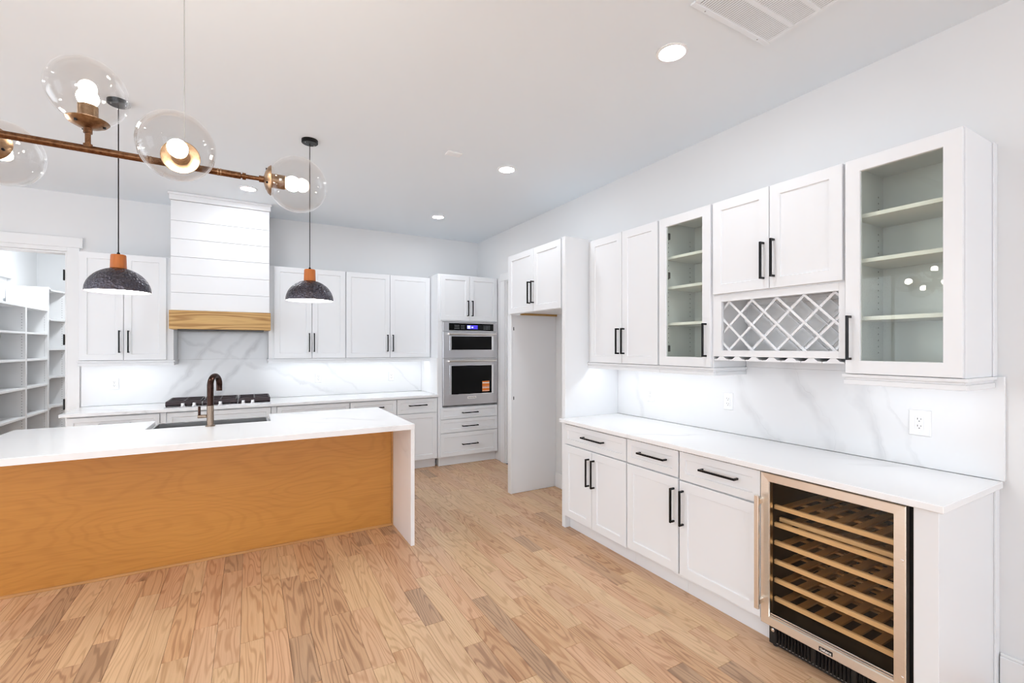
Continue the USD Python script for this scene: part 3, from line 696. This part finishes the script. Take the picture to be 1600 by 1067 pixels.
# ------------------------------------------------------------------ outlets
def outlet(F, u, v, label, big=False):
    pw, ph = (.044, .063) if big else (.036, .0585)
    t = T('wall_outlet', label, 'wall outlet', F(np.array([[u, v, 0]]))[0])
    t.part('cover_plate', B().rects([(u-pw, u+pw, v-ph, v+ph, 0.0003), (u-pw, u+pw, v-ph, v+ph, .003), (u-pw+.004, u+pw-.004, v-ph+.004, v+ph-.004, .0065)], F), 'white_plastic', smooth=False)
    r = t.part('receptacle', B().box(u-.0168, u+.0168, v-.0335, v+.0335, .006, .009, .001, F), 'white_plastic')
    b = B()
    for s_ in (-1, 1):
        c = v + s_*.017
        b.box(u-.0078, u-.0056, c-.001, c+.0075, .0085, .0094, 0, F).box(u+.0056, u+.0078, c-.001, c+.0065, .0085, .0094, 0, F)
        b.box(u-.0025, u+.0025, c-.0105, c-.0060, .0085, .0094, .0008, F)
    t.part('slots', b, 'grey_slot', smooth=False, parent=r)
    b = B()
    for s_ in (-1, 1): b.box(u-.0022, u+.0022, v+s_*.048-.0022, v+s_*.048+.0022, .006, .0073, .0005, F)
    t.part('screws', b, 'white_plastic', smooth=False)
FO = FR(2.8585)
outlet(FO, -2.725, 1.115, 'white outlet on the right backsplash nearest the refrigerator panel')
outlet(FO, -2.020, 1.130, 'white outlet on the right backsplash below the left end of the wine rack')
outlet(FO, -.980, 1.130, 'large white outlet on the right backsplash above the wine cooler', True)
FO = FB(6.0495)
outlet(FO, -1.186, 1.130, 'white outlet on the back splash left of the cooktop')
outlet(FO, .727, 1.130, 'white outlet on the back splash right of the cooktop, under the pendant')
outlet(FO, 1.617, 1.122, 'white outlet on the back splash nearest the oven tower')

# ------------------------------------------------------------------ back wall: base cabinets
F = FB(5.477); DEP = .57
def bbase(label, u0, u1, fronts):
    t = T('base_cabinet', label, 'cabinet', ((u0+u1)/2, 5.477, 0))
    base_body(t, u0, u1, F, DEP, .09)
    for kind, a in fronts: (drawer if kind == 'w' else door)(t, *a)
bbase('white shaker base cabinet at the pantry end of the back counter', -1.400, -.7355, [('w', (-1.392, -.742, .735, .872, F, (-1.18, -.95, .803))), ('d', (-1.392, -1.069, .125, .727, F, None)), ('d', (-1.065, -.742, .125, .727, F, None))])
bbase('white base cabinet directly under the black cooktop', -.690, .201, [('w', (-.684, .195, .735, .872, F, None)), ('w', (-.684, .195, .43, .727, F, (-.37, -.12, .58))), ('w', (-.684, .195, .125, .422, F, (-.37, -.12, .28)))])
bbase('white base cabinet with a wide plain drawer right of the cooktop', .2495, .9915, [('w', (.255, .986, .735, .872, F, None)), ('d', (.255, .619, .125, .727, F, None)), ('d', (.623, .986, .125, .727, F, None))])
bbase('white base cabinet half hidden behind the island end, between two other drawers', .992, 1.5245, [('w', (.997, 1.519, .700, .872, F, (1.13, 1.37, .80))), ('d', (.997, 1.519, .125, .692, F, None))])
bbase('white base cabinet with drawer over one door beside the oven tower', 1.525, 2.0405, [('w', (1.530, 2.030, .700, .872, F, (1.67, 1.895, .796))), ('d', (1.530, 2.030, .125, .692, F, None))])
for u0, u1, lab in ((-.735, -.6905, 'narrow white filler strip left of the cooktop cabinet'), (.2015, .249, 'narrow white filler strip right of the cooktop cabinet')):
    single('filler_strip', B().box(u0, u1, .001, .883, -.08, .012, .0015, F), 'cabinet_paint', lab, 'cabinet filler')
single('back_countertop', B().box(-1.440, 2.0405, 5.425, 6.049, .8845, .914, .003), 'quartz_top', 'white quartz countertop along the back wall under the cooktop', 'countertop')
t = T('back_backsplash', 'white grey-veined quartz backsplash behind the cooktop on the back wall', 'backsplash', (.3, 6.06, .9145))
t.part('slab', B().box(-1.440, 2.0245, 6.0495, 6.0695, .9145, 1.3715, .002), 'quartz_splash_back')
t.part('upper_slab', B().box(-.663, .184, 6.0495, 6.0695, 1.3716, 1.667, 0), 'quartz_splash_back')
single('side_splash', B().box(2.025, 2.0405, 5.44, 6.0695, .9145, 1.365, .002), 'quartz_top', 'upright quartz side splash against the oven tower', 'backsplash')

# ------------------------------------------------------------------ back wall: uppers
F = FB(5.742); UD = .327
def bupper(label, u0, u1, doors, left, right):
    t = T('wall_cabinet', label, 'cabinet', ((u0+u1)/2, 5.9, ZB))
    t.part('body', B().box(u0, u1, ZB, ZT, -UD, 0, .0015, F), 'cabinet_paint')
    for a in doors: door(t, *a)
    light_rail(t, F, u0, u1, UD-.022, left, right)
bupper('white double-door wall cabinet left of the range hood', -1.385, -.6645,
       [(-1.379, -1.056, ZB+.004, ZT-.004, F, (-1.083, 1.448, 1.662)), (-1.052, -.722, ZB+.004, ZT-.004, F, (-1.015, 1.448, 1.662))], True, True)
bupper('white double-door wall cabinet immediately right of the range hood', .185, .991,
       [(.236, .6215, ZB+.004, ZT-.004, F, (.594, 1.448, 1.662)), (.6255, .987, ZB+.004, ZT-.004, F, (.645, 1.448, 1.662))], True, False)
bupper('white double-door wall cabinet between the hood cabinet and oven tower', .9915, 2.0405,
       [(.997, 1.5145, ZB+.004, ZT-.004, F, (1.482, 1.448, 1.655)), (1.5185, 2.031, ZB+.004, ZT-.004, F, (1.549, 1.448, 1.655))], False, False)
led(F, -1.34, -.71, -.06, 'slim white light bar under the cabinet left of the hood')
led(F, .23, .97, -.06, 'slim white light bar under the cabinet right of the hood')
led(F, 1.02, 2.0, -.06, 'slim white light bar under the cabinet beside the oven tower')

# ------------------------------------------------------------------ range hood
F = FB(5.53)
t = T('range_hood', 'tall white shiplap range hood with a raw wood band above the cooktop', 'range hood', (-.235, 5.8, 1.67))
HX0, HX1 = -.6635, .184
t.part('body', B().box(HX0+.012, HX1-.012, 1.86, 2.999, -.52, -.0125, 0, F), 'cabinet_paint', smooth=False)
zs = [1.862, 2.036, 2.211, 2.386, 2.562, 2.737, 2.935]
for i in range(6):
    t.part('shiplap_board', B().box(HX0, HX1, zs[i]+.0015, zs[i+1]-.0015, -.012, 0, .0012, F), 'cabinet_paint')
for s_, (p, q) in (('l', (HX0, HX0+.0118)), ('r', (HX1-.0118, HX1))):
    t.part('side_board', B().box(p, q, 1.862, 2.935, -.52, -.0125, .001, F), 'cabinet_paint')
t.part('crown', B().box(HX0-.012, HX1+.012, 2.936, 3.0095, -.52, .018, .003, F).box(HX0-.022, HX1+.022, 2.985, 3.0095, -.52, .028, .003, F), 'cabinet_paint')
t.part('wood_band', B().box(HX0-.012, HX1+.012, 1.680, 1.8615, -.30, .020, .002, F), 'pine_band', label='honey-coloured wooden band')
t.part('filter_insert', B().box(HX0+.05, HX1-.05, 1.668, 1.6798, -.30, -.03, .002, F), 'grey_slot')

# ------------------------------------------------------------------ cooktop
t = T('cooktop', 'dark iron gas cooktop set into the back counter below the hood', 'cooktop', (-.25, 5.73, .914))
CX0, CX1, CY0, CY1 = -.712, .198, 5.475, 5.985
t.part('tray', B().box(CX0, CX1, CY0, CY1, .9143, .922, .003), 'stainless')
for k in range(5):
    bx_ = CX0 + .155 + (k % 3)*.30 if k < 4 else CX0+.755
    by_ = (CY0 + .20) if k in (0, 2, 4) else (CY1 - .13)
    if k == 1: bx_ = CX0 + .155
    if k == 2: bx_, by_ = CX0 + .455, (CY0+CY1)/2 + .03
    if k == 3: bx_ = CX0 + .755
    t.part('burner', B().lathe([(.05, .922), (.05, .932), (.038, .934), (.038, .942), (.03, .945), (0, .945)], (bx_, by_, 0), n=20), 'black_matte')
gw = (CX1 - CX0) / 3
for k in range(3):
    g0, g1 = CX0 + k*gw + .006, CX0 + (k+1)*gw - .006
    q0, q1 = CY0 + .075, CY1 - .012
    b = B(); zt, zb = .972, .952
    b.box(g0, g1, q0, q0+.016, zb, zt, .003).box(g0, g1, q1-.016, q1, zb, zt, .003).box(g0, g0+.014, q0+.016, q1-.016, zb, zt, .003).box(g1-.014, g1, q0+.016, q1-.016, zb, zt, .003)
    m_ = (g0+g1)/2
    b.box(m_-.007, m_+.007, q0+.016, q1-.016, zb, zt, .002)
    for f_ in (.28, .5, .72): b.box(g0+.014, g1-.014, q0+(q1-q0)*f_-.007, q0+(q1-q0)*f_+.007, zb+.002, zt, .002)
    for xx in (g0, g1-.014):
        for yy in (q0, q1-.016): b.box(xx, xx+.014, yy, yy+.016, .9222, zb+.001, .002)
    b.prism([(q0, .925), (q0-.022, .94), (q0-.004, zt), (q0, zt)], g0, g1, lambda p: np.stack([p[:, 2], p[:, 0], p[:, 1]], 1))
    t.part('grate', b, 'grate_iron')
for xx in (-.565, -.472, -.255, -.055, .03):
    t.part('knob', B().lathe([(.021, .9222), (.021, .928), (.017, .932), (.016, .953), (.013, .956), (0, .956)], (xx, CY0+.034, 0), n=18), 'clear_knob', label='small shiny control knob')

# ------------------------------------------------------------------ oven tower
F = FB(5.462)
t = T('oven_tower', 'tall white cabinet in the far right corner housing the double oven', 'cabinet', (2.46, 5.77, 0))
u0, u1 = 2.041, 2.8795
b = B().box(u0, u1, .115, .745, -.607, 0, .0015, F).box(u0, 2.100, .745, 1.825, -.607, 0, .0015, F).box(2.866, u1, .745, 1.825, -.607, 0, .0015, F).box(2.100, 2.866, .745, 1.825, -.607, -.58, 0, F).box(u0, u1, 1.825, 2.42, -.607, 0, .0015, F)
t.part('body', b, 'cabinet_paint')
t.part('toe_kick', B().box(u0+.03, u1, .0005, .1148, -.6, -.055, .001, F), 'cabinet_paint')
door(t, 2.076, 2.466, 1.842, 2.412, F, (2.438, 1.900, 2.098)); door(t, 2.470, 2.866, 1.842, 2.412, F, (2.500, 1.900, 2.098))
drawer(t, 2.072, 2.870, .598, .737, F, (2.358, 2.580, .667), .036); drawer(t, 2.072, 2.870, .425, .590, F, (2.358, 2.580, .498), .042); drawer(t, 2.072, 2.870, .128, .417, F, (2.358, 2.580, .266), .05)

t = T('double_oven', 'stainless double wall oven with black windows and an orange sticker', 'oven', (2.48, 5.46, .75))
ox0, ox1 = 2.1035, 2.8625
t.part('chassis', B().box(ox0, ox1, .748, 1.822, -.57, .001, .002, F), 'stainless', smooth=False)
t.part('bottom_vent', B().box(ox0, ox1, .750, .766, .0015, .022, .001, F), 'grey_slot')
cp = t.part('control_panel', B().box(ox0, ox1, 1.704, 1.820, .0015, .024, .002, F), 'stainless')
t.part('glass_panel', B().box(2.180, 2.808, 1.716, 1.806, .0235, .026, .0008, F), 'oven_glass', parent=cp)
t.part('display', B().box(2.428, 2.578, 1.735, 1.785, .0262, .0268, 0, F), 'display_blue', smooth=False, parent=cp, label='lit blue display')
t.part('display_digits', B().box(2.490, 2.515, 1.748, 1.768, .0269, .0272, 0, F).box(2.43, 2.475, 1.74, 1.78, .0269, .0271, 0, F), 'display_white', smooth=False, parent=cp)
b = B()
for (q, n_) in ((2.255, 4), (2.345, 3), (2.665, 3), (2.71, 3)):
    for i in range(n_):
        for j in range(3): b.box(q+i*.018, q+i*.018+.010, 1.736+j*.02, 1.736+j*.02+.006, .0262, .0266, 0, F)
t.part('key_marks', b, 'panel_marks', smooth=False, parent=cp, kind='stuff')
def oven_door(v0, v1, w0, w1, hz, sticker):
    d = t.part('oven_door', B().box(ox0, ox1, v0, v1, .0015, .030, .003, F), 'stainless')
    t.part('window_frame', B().box(2.188, 2.808, w0-.008, w1+.008, .0295, .0325, .001, F), 'chrome', parent=d)
    t.part('oven_window', B().box(2.212, 2.776, w0, w1, .032, .0345, .0008, F), 'oven_glass', parent=d, label='black oven window')
    b = B().cyl((2.165, 5.462-.068, hz), (2.822, 5.462-.068, hz), .0125, 18, .003)
    for q in (2.180, 2.806): b.box(q-.012, q+.012, hz-.012, hz+.012, .0295, .062, .003, F)
    t.part('handle', b, 'nickel', parent=d)
    return d
oven_door(1.365, 1.697, 1.468, 1.640, 1.668, 0)
d = oven_door(.768, 1.359, .905, 1.267, 1.328, 1)
t.part('badge', B().box(2.432, 2.556, .842, .870, .0295, .0315, .001, F), 'white_label', parent=d)
t.part('lettering', B().text('KitchenAid', .013, .0008, 2.494, .856, .0315, F, True, .104), 'black_plastic', smooth=False, parent=d)
t.part('sticker', B().box(2.640, 2.745, .925, 1.062, .0346, .0352, 0, F), 'orange_label', smooth=False, parent=d, label='orange sticker with white bands')
t.part('sticker_bands', B().box(2.642, 2.743, 1.030, 1.044, .0353, .0356, 0, F).box(2.642, 2.743, .968, .976, .0353, .0356, 0, F).box(2.642, 2.743, .984, .989, .0353, .0356, 0, F).box(2.642, 2.743, .93, .936, .0353, .0356, 0, F), 'white_label', smooth=False, parent=d)

# ------------------------------------------------------------------ island
IX0, IX1, IY0, IY1, IT = -1.435, 1.088, 3.402, 4.545, .920
SX0, SX1, SY0 = -.640, .146, 4.112          # apron sink notch
b = B()
import shapely
poly = shapely.Polygon([(IX0, IY0), (IX1, IY0), (IX1, IY1), (SX1, IY1), (SX1, SY0), (SX0, SY0), (SX0, IY1), (IX0, IY1)])
e_ = .002
def slab(b, poly, z0, z1):
    m = trimesh.creation.extrude_polygon(poly, z1-z0, engine="earcut"); v = m.vertices.copy(); v[:, 2] += z0
    return b.add(v, m.faces)
t = T('island_countertop', 'white quartz island top with a mitred waterfall leg and sink notch', 'countertop', (-.17, 3.97, 0))
b = B(); pin = poly.buffer(-.003, join_style=2)
slab(b, poly, IT-.040, IT-.003); 
V = np.array(poly.exterior.coords)[:-1]; W = np.array(pin.exterior.coords)[:-1]
W = np.array([W[np.argmin(((W-v)**2).sum(1))] for v in V]); n = len(V)
b.add(np.vstack([np.c_[V, np.full(n, IT-.003)], np.c_[W, np.full(n, IT)]]), np.array([(k, (k+1) % n, n+(k+1) % n, n+k) for k in range(n)]))
m = trimesh.creation.extrude_polygon(pin, .0005, engine="earcut"); v = m.vertices.copy(); v[:, 2] += IT-.0005; b.add(v, m.faces)
t.part('slab', b, 'quartz_top', smooth=False)
t.part('waterfall_leg', B().box(IX1-.030, IX1-.0005, IY0+.0005, IY1-.0005, .0005, IT-.0405, .002), 'quartz_top')
t = T('island_cabinet', 'island body faced with a broad orange-brown maple panel', 'kitchen island', (-.17, 4.2, 0))
PY = 3.898
b = B().box(IX0+.03, SX0-.03, PY+.014, 4.505, .10, IT-.041).box(SX1+.03, IX1-.032, PY+.014, 4.505, .10, IT-.041).box(SX0-.03, SX1+.03, PY+.014, 4.505, .10, .640).box(SX0-.03, SX1+.03, PY+.014, SY0-.03, .640, IT-.041)
t.part('body', b, 'cabinet_paint', smooth=False)
t.part('plinth', B().box(IX0+.03, IX1-.032, PY+.02, 4.43, .0005, .0998), 'cabinet_paint')
t.part('veneer_panel', B().box(IX0+.03, IX1-.0445, PY, PY+.0135, .001, IT-.041, .001), 'maple_veneer')
t.part('edge_strip', B().box(IX1-.044, IX1-.0305, PY-.006, PY+.0135, .001, IT-.041, .001), 'maple_edge')
pts = [(PY-.0005, .0005), (PY-.014, .0005), (PY-.014, .006), (PY-.010, .014), (PY-.004, .0175), (PY-.0005, .018)]
t.part('shoe_molding', B().prism(pts, IX0+.03, IX1-.0445, lambda p: np.stack([p[:, 2], p[:, 0], p[:, 1]], 1)), 'maple_edge', smooth=False)
for i, (a, c) in enumerate([(IX0+.034, -1.04), (-1.036, SX0-.004), (SX0, SX0+.391), (SX0+.395, SX1), (SX1+.004, .60), (.604, IX1-.036)]):
    z1 = .635 if i in (2, 3) else .872
    t.part('door', B().rects([(-c, -a, .11, z1, 0), (-c, -a, .11, z1, .02), (-c+.057, -a-.057, .167, z1-.057, .02), (-c+.06, -a-.06, .17, z1-.06, .013)], lambda p: np.stack([-p[:, 0], 4.506+p[:, 2], p[:, 1]], 1)), 'cabinet_paint', smooth=False)

t = T('apron_sink', 'stainless apron-front sink set into the back edge of the island', 'sink', (-.247, 4.34, .65))
s0, s1, q0, q1 = SX0+.003, SX1-.003, SY0+.003, 4.575
zt, zb, w = .897, .648, .018
b = B().box(s0, s1, q0, q0+w, zb, zt, .004).box(s0, s1, q1-w, q1, zb, zt, .004).box(s0, s0+w, q0+w, q1-w, zb, zt, .004).box(s1-w, s1, q0+w, q1-w, zb, zt, .004)
t.part('apron', b, 'stainless_sink')
t.part('basin', B().box(s0+w, s1-w, q0+w, q1-w, zb, zb+.012), 'stainless_sink', smooth=False)
t.part('drain', B().lathe([(.045, zb+.0122), (.045, zb+.015), (.03, zb+.0152), (0, zb+.0135)], (-.247, 4.35, 0), n=24), 'chrome')

# faucet
fx, fy = -.250, 4.055
t = T('kitchen_faucet', 'tall bronze gooseneck faucet with side lever on the island', 'faucet', (fx, fy, IT))
t.part('base', B().lathe([(.031, .0003), (.031, .005), (.028, .008), (.0225, .008)], (fx, fy, IT), n=28), 'faucet_brushed')
t.part('lower_body', B().lathe([(.0225, .008), (.0225, .150), (.021, .152)], (fx, fy, IT), n=28), 'faucet_brushed', label='lighter brushed bronze lower body')
path = [(fx, fy, IT+.152), (fx, fy, IT+.20), (fx, fy, IT+.26), (fx, fy, IT+.30)]
R = .062
sx, sy = math.sin(math.radians(24)), math.cos(math.radians(24))
for a in np.linspace(0, PI, 17)[1:]: path.append((fx + sx*(R - R*math.cos(a)), fy + sy*(R - R*math.cos(a)), IT+.30+R*math.sin(a)*1.05))
path += [(fx + sx*2*R, fy+sy*2*R, IT+.285), (fx + sx*2*R, fy+sy*2*R, IT+.250)]
t.part('spout', B().tube(path, [.0215]*4 + [.0205]*16 + [.0195, .0195], 20), 'faucet_bronze', label='dark bronze arched spout')
lv = t.part('lever_arm', B().cyl((fx-.022, fy, IT+.075), (fx-.078, fy, IT+.075), .0125, 16, .002), 'faucet_brushed')
t.part('lever', B().cyl((fx-.067, fy, IT+.075), (fx-.067, fy, IT+.150), .0085, 14, .002), 'faucet_bronze', parent=lv)

# ------------------------------------------------------------------ pendants
PD = dict(group=None)
def pend(label, x, y):
    t = T('pendant_lamp', label, 'pendant lamp', (x, y, 1.838))
    return t
px, py = -.698, 3.656
t = pend('hammered black dome pendant with wood cap, above the island left end', px, py)
t.part('canopy', B().lathe([(.050, 2.984), (.056, 2.988), (.056, 3.0095)], (px, py, 0), n=32), 'black_metal')
sc_ = B()
for a in (0.6, 3.7): sc_.cyl((px+.038*math.cos(a), py+.038*math.sin(a), 2.980), (px+.038*math.cos(a), py+.038*math.sin(a), 2.9845), .004, 8)
t.part('canopy_screws', sc_, 'cable_steel')
t.part('cord', B().cyl((px, py, 2.070), (px, py, 2.985), .0030, 10), 'cord_black')
t.part('cord_grip', B().lathe([(.008, 2.066), (.008, 2.078), (.004, 2.082)], (px, py, 0), n=14), 'black_metal')
t.part('wood_cap', B().lathe([(.038, 1.982), (.0405, 1.985), (.038, 2.060), (.036, 2.0665)], (px, py, 0), n=32), 'cap_wood', label='orange-brown wooden cap')
prof = []
for a in np.linspace(0, 1, 19):
    th = a * math.radians(76)
    prof.append((.161*math.cos(th), 1.840 + .143*math.sin(th)/math.sin(math.radians(76))))
prof_in = [(r-.004, z-.003 if i else z) for i, (r, z) in enumerate(prof)]
sh = t.part('shade', B().lathe(prof + [(.0, prof[-1][1])], (px, py, 0), n=48, cap=False), 'hammered_black', label='hammered black dome shade')
t.part('shade_lining', B().lathe([(prof[0][0], prof[0][1])] + prof_in + [(0, prof_in[-1][1])], (px, py, 0), n=48, cap=False), 'shade_white', parent=sh, label='white inside of the shade')
t.part('lamp_socket', B().cyl((px, py, 1.925), (px, py, 1.975), .02, 16), 'white_plastic')
t.part('bulb', B().sphere((px, py, 1.895), .033), 'pendant_glow', smooth=True)
copy_of(t, (.383, 3.656, 1.838), 'hammered black dome pendant with wood cap, above the island right end')

# ------------------------------------------------------------------ globe chandelier
RY, RZ = 1.763, 2.075
def rz(x): return RZ - .018*(x + .60)      # the bar hangs a little out of level
t = T('globe_chandelier', 'long aged brass bar chandelier with clear glass globes in the foreground', 'chandelier', (-.64, RY, RZ))
t.part('rod', B().cyl((-1.33, RY, rz(-1.33)), (-.024, RY, rz(-.024)), .0105, 20, .001), 'aged_brass')
b = B()
for xx in (-1.28, -.86, -.66, -.27, -.09): b.cyl((xx, RY, rz(xx)), (xx+.004, RY, rz(xx)), .0114, 20).cyl((xx+.008, RY, rz(xx)), (xx+.012, RY, rz(xx)), .0114, 20)
t.part('collar_rings', b, 'plate_brass')
for xx in (-.177, -1.10):
    t.part('cable', B().cyl((xx, RY, RZ+.010), (xx, RY, ZC-.001), .0011, 8), 'cable_steel')
t.part('canopy', B().box(-1.16, -.12, RY-.03, RY+.03, ZC-.022, ZC-.0005, .004), 'aged_brass')
GR = .0945
def globe(o, d, L):
    """o: point on the rod; d: unit direction of the globe; L: arm length to the plate"""
    o, d = np.array(o, float), np.array(d, float); P0 = o + d*L
    arm = t.part('arm', B().cyl(o, P0, .0068, 16).cyl(o + d*.004, o + d*.014, .011, 16).cyl(P0 - d*.016, P0 - d*.001, .0105, 16), 'aged_brass')
    t.part('plate', B().lathe([(.010, -.002), (.028, .003), (.043, .011), (.0495, .0185), (.0485, .020), (.030, .019), (0, .019)], P0, d, 36), 'plate_brass', parent=arm)
    tt = np.array([0, 0, 1.]) if abs(d[2]) < .9 else np.array([1., 0, 0])
    e1 = np.cross(d, tt); e1 /= np.linalg.norm(e1); e2 = np.cross(d, e1)
    b = B()
    for k in range(3):
        a = k*2*PI/3 + .5; q = P0 + .037*(math.cos(a)*e1 + math.sin(a)*e2)
        b.cyl(q + d*.004, q + d*.010, .0036, 8)
    t.part('plate_screws', b, 'black_metal', parent=arm)
    t.part('socket', B().lathe([(.0235, .0195), (.0235, .062), (.0215, .064), (0, .064)], P0, d, 24), 'plate_brass', parent=arm)
    t.part('bulb', B().lathe([(.012, .0642)] + [(.0255*math.sin(a), .086 - .0255*math.cos(a)) for a in np.linspace(.5, PI, 14)], P0, d, 24, cap=False), 'bulb_glow', smooth=True, parent=arm)
    a0 = math.asin(.047/GR); C = .0205 + GR*math.cos(a0)
    prof = [(GR*math.sin(a), C - GR*math.cos(a)) for a in np.linspace(a0, PI, 40)]
    gi = GR - .0035
    prof += [(gi*math.sin(a), C - gi*math.cos(a)) for a in np.linspace(PI, a0, 40)]
    t.part('glass_globe', B().lathe(prof, P0, d, 64, cap=False), 'globe_glass', smooth=True, parent=arm, label='clear glass globe')
globe((-.405, RY, rz(-.405)), (0, 0, 1), .062)
globe((-.178, RY, rz(-.178)), (0, -1, 0), .060)
globe((-.636, RY, rz(-.636)), (0, 1, 0), .072)
globe((-.024, RY, rz(-.024)), (1, 0, 0), .068)
globe((-.90, RY, rz(-.9)), (0, 0, -1), .066)
globe((-1.33, RY, rz(-1.33)), (-1, 0, 0), .066)

# ------------------------------------------------------------------ ceiling fixtures
CANS = [(1.88, 1.65, 'recessed ceiling light nearest the camera, beside the air vent'), (1.90, 3.43, 'recessed ceiling light in the middle of the right aisle'),
        (1.90, 5.07, 'recessed ceiling light in front of the oven tower corner'), (-.01, 5.06, 'recessed ceiling light in front of the range hood')]
t = None
for i, (x, y, lab) in enumerate(CANS + [(-2.1, 1.65, 'recessed ceiling light left of the chandelier, out of view'), (-2.1, 3.43, 'recessed ceiling light left of the island, out of view'), (-.1, -1.2, 'recessed ceiling light behind the camera'), (-2.1, -1.2, 'recessed ceiling light behind the camera to the left'), (1.88, -1.2, 'recessed ceiling light behind the camera to the right')]):
    if i == 0:
        t = T('ceiling_downlight', lab, 'ceiling light', (x, y, ZC))
        t.part('trim_ring', B().lathe([(.079, -.0005), (.079, -.004), (.066, -.007), (.061, -.004), (.061, -.0005)], (x, y, ZC), n=40, cap=False), 'white_plastic')
        t.part('lens', B().lathe([(.061, -.0030), (0, -.0030)], (x, y, ZC), (0, 0, 1), 40, cap=False), 'downlight_glow', smooth=False)
    else: copy_of(t, (x, y, ZC), lab)

t = T('flush_light', 'round white flush ceiling light inside the pantry, out of view', 'ceiling light', (-1.7, 7.5, ZC))
t.part('base', B().lathe([(.17, -.0005), (.17, -.03), (.16, -.032)], (-1.7, 7.5, ZC), n=40), 'white_plastic')
t.part('diffuser', B().lathe([(.158, -.0325), (.15, -.06), (.10, -.08), (0, -.088)], (-1.7, 7.5, ZC), n=40, cap=False), 'flush_glow', smooth=True)

t = T('air_vent', 'white louvred return air vent in the ceiling, cut by the top of the frame', 'air vent', (1.96, 1.03, ZC))
vx0, vx1, vy0, vy1 = 1.684, 2.236, .69, 1.379
f_ = .028; ZV = ZC - .0005
b = B()
for (a, c, d, e) in ((vx0, vx1, vy1-f_, vy1), (vx0, vx1, vy0, vy0+f_), (vx0, vx0+f_, vy0+f_, vy1-f_), (vx1-f_, vx1, vy0+f_, vy1-f_)): b.box(a, c, d, e, ZV-.010, ZV, .003)
t.part('frame', b, 'vent_white')
bars = [1.231, 1.113, .995, .877]
for yb in bars: t.part('cross_bar', B().box(vx0+f_, vx1-f_, yb-.010, yb+.010, ZV-.009, ZV, .001), 'vent_white')
t.part('backing', B().box(vx0+f_, vx1-f_, vy0+f_, vy1-f_, ZV-.0012, ZV-.0002), 'dark_cavity', smooth=False)
b = B(); k = 0; xx = vx0 + f_ + .004
while xx < vx1 - f_ - .008:
    ax, bx_ = xx, xx + .0082
    b.add(np.array([(ax, vy0+f_, ZV-.0072), (bx_, vy0+f_, ZV-.0086), (bx_, vy0+f_, ZV-.0076), (ax, vy0+f_, ZV-.0062), (ax, vy1-f_, ZV-.0072), (bx_, vy1-f_, ZV-.0086), (bx_, vy1-f_, ZV-.0076), (ax, vy1-f_, ZV-.0062)]),
          np.array([(4, 5, 1, 0), (5, 6, 2, 1), (6, 7, 3, 2), (7, 4, 0, 3), (0, 1, 2, 3), (7, 6, 5, 4)]))
    xx += .0127
t.part('louvres', b, 'vent_white', smooth=False, kind='stuff')
for xx in (vx0+.085, vx1-.085): t.part('screw', B().lathe([(.004, -.0098), (.003, -.0115), (0, -.0115)], (xx, vy1-.013, ZV), n=10), 'cable_steel')

single('ceiling_plate', B().rects([(1.325, 1.445, 3.315, 3.39, 0), (1.325, 1.445, 3.315, 3.39, .006), (1.331, 1.439, 3.321, 3.384, .010)], lambda p: np.stack([p[:, 0], -p[:, 1]+6.705, ZC-.0003-p[:, 2]], 1)), 'white_plastic', 'small white blank plate on the ceiling right of the pendant', 'ceiling plate', smooth=False)

# ------------------------------------------------------------------ pantry shelving
SXF, SXB = -2.215, PX0+.0005          # shelf fronts and backs
def cubby(label, y0, y1, z1, shelves, curve=False):
    t = T('pantry_shelf', label, 'shelving', ((SXF+SXB)/2, (y0+y1)/2, 0))
    p = .019
    t.part('side_panel', B().box(SXB, SXF, y0, y0+p, .001, z1, .001), 'trim_paint')
    xr = SXF + (.012 if curve else 0)
    t.part('side_panel', B().box(SXB, xr, y1-p, y1-.0005, .001, z1, .001), 'trim_paint')
    t.part('back_panel', B().box(SXB, SXB+.006, y0+p, y1-p, .05, z1-.02), 'trim_paint', smooth=False)
    for z in shelves:
        if curve:
            ys = np.linspace(y0+p, y1-p, 13); s_ = (1-np.cos(np.linspace(0, PI, 13)))/2
            pts = [(SXB+.007, y0+p+.0005)] + [(SXF - .055*math.sin(PI*q) + .010*q, yy) for q, yy in zip(s_, ys)] + [(SXB+.007, y1-p-.0005)]
            t.part('shelf', slab(B(), shapely.Polygon(pts), z-.022, z), 'trim_paint', smooth=False)
        else: t.part('shelf', B().box(SXB+.007, SXF-.001, y0+p+.0005, y1-p-.0005, z-.022, z, .001), 'trim_paint')
    b = B()
    for k in range(int((z1-.2)/.032)):
        z = .15 + k*.032
        if any(-.035 < z - q < .012 for q in shelves): continue
        for xx in (SXF-.030, SXB+.06): b.box(xx-.003, xx+.003, y1-p-.0012, y1-p+.0002, z-.003, z+.003)
    t.part('peg_holes', b, 'grey_slot', smooth=False, kind='stuff')
SHZ = (.08, .39, .713, 1.042, 1.363, 1.677, 1.978)
cubby('white cubby shelving column in the pantry, cut by the photo edge', 6.03+.2, 6.655, 1.980, SHZ)
cubby('white cubby shelving column in the pantry, nearer of the two full ones', 6.660, 7.325, 1.980, SHZ)
cubby('white cubby shelving column in the pantry beside the taller corner unit', 7.330, 7.995, 1.980, SHZ)
cubby('taller white pantry corner unit with curved shelf fronts', 8.000, 8.62, 2.264, (.10, .36, .725, 1.115, 1.484, 1.874, 2.262), True)
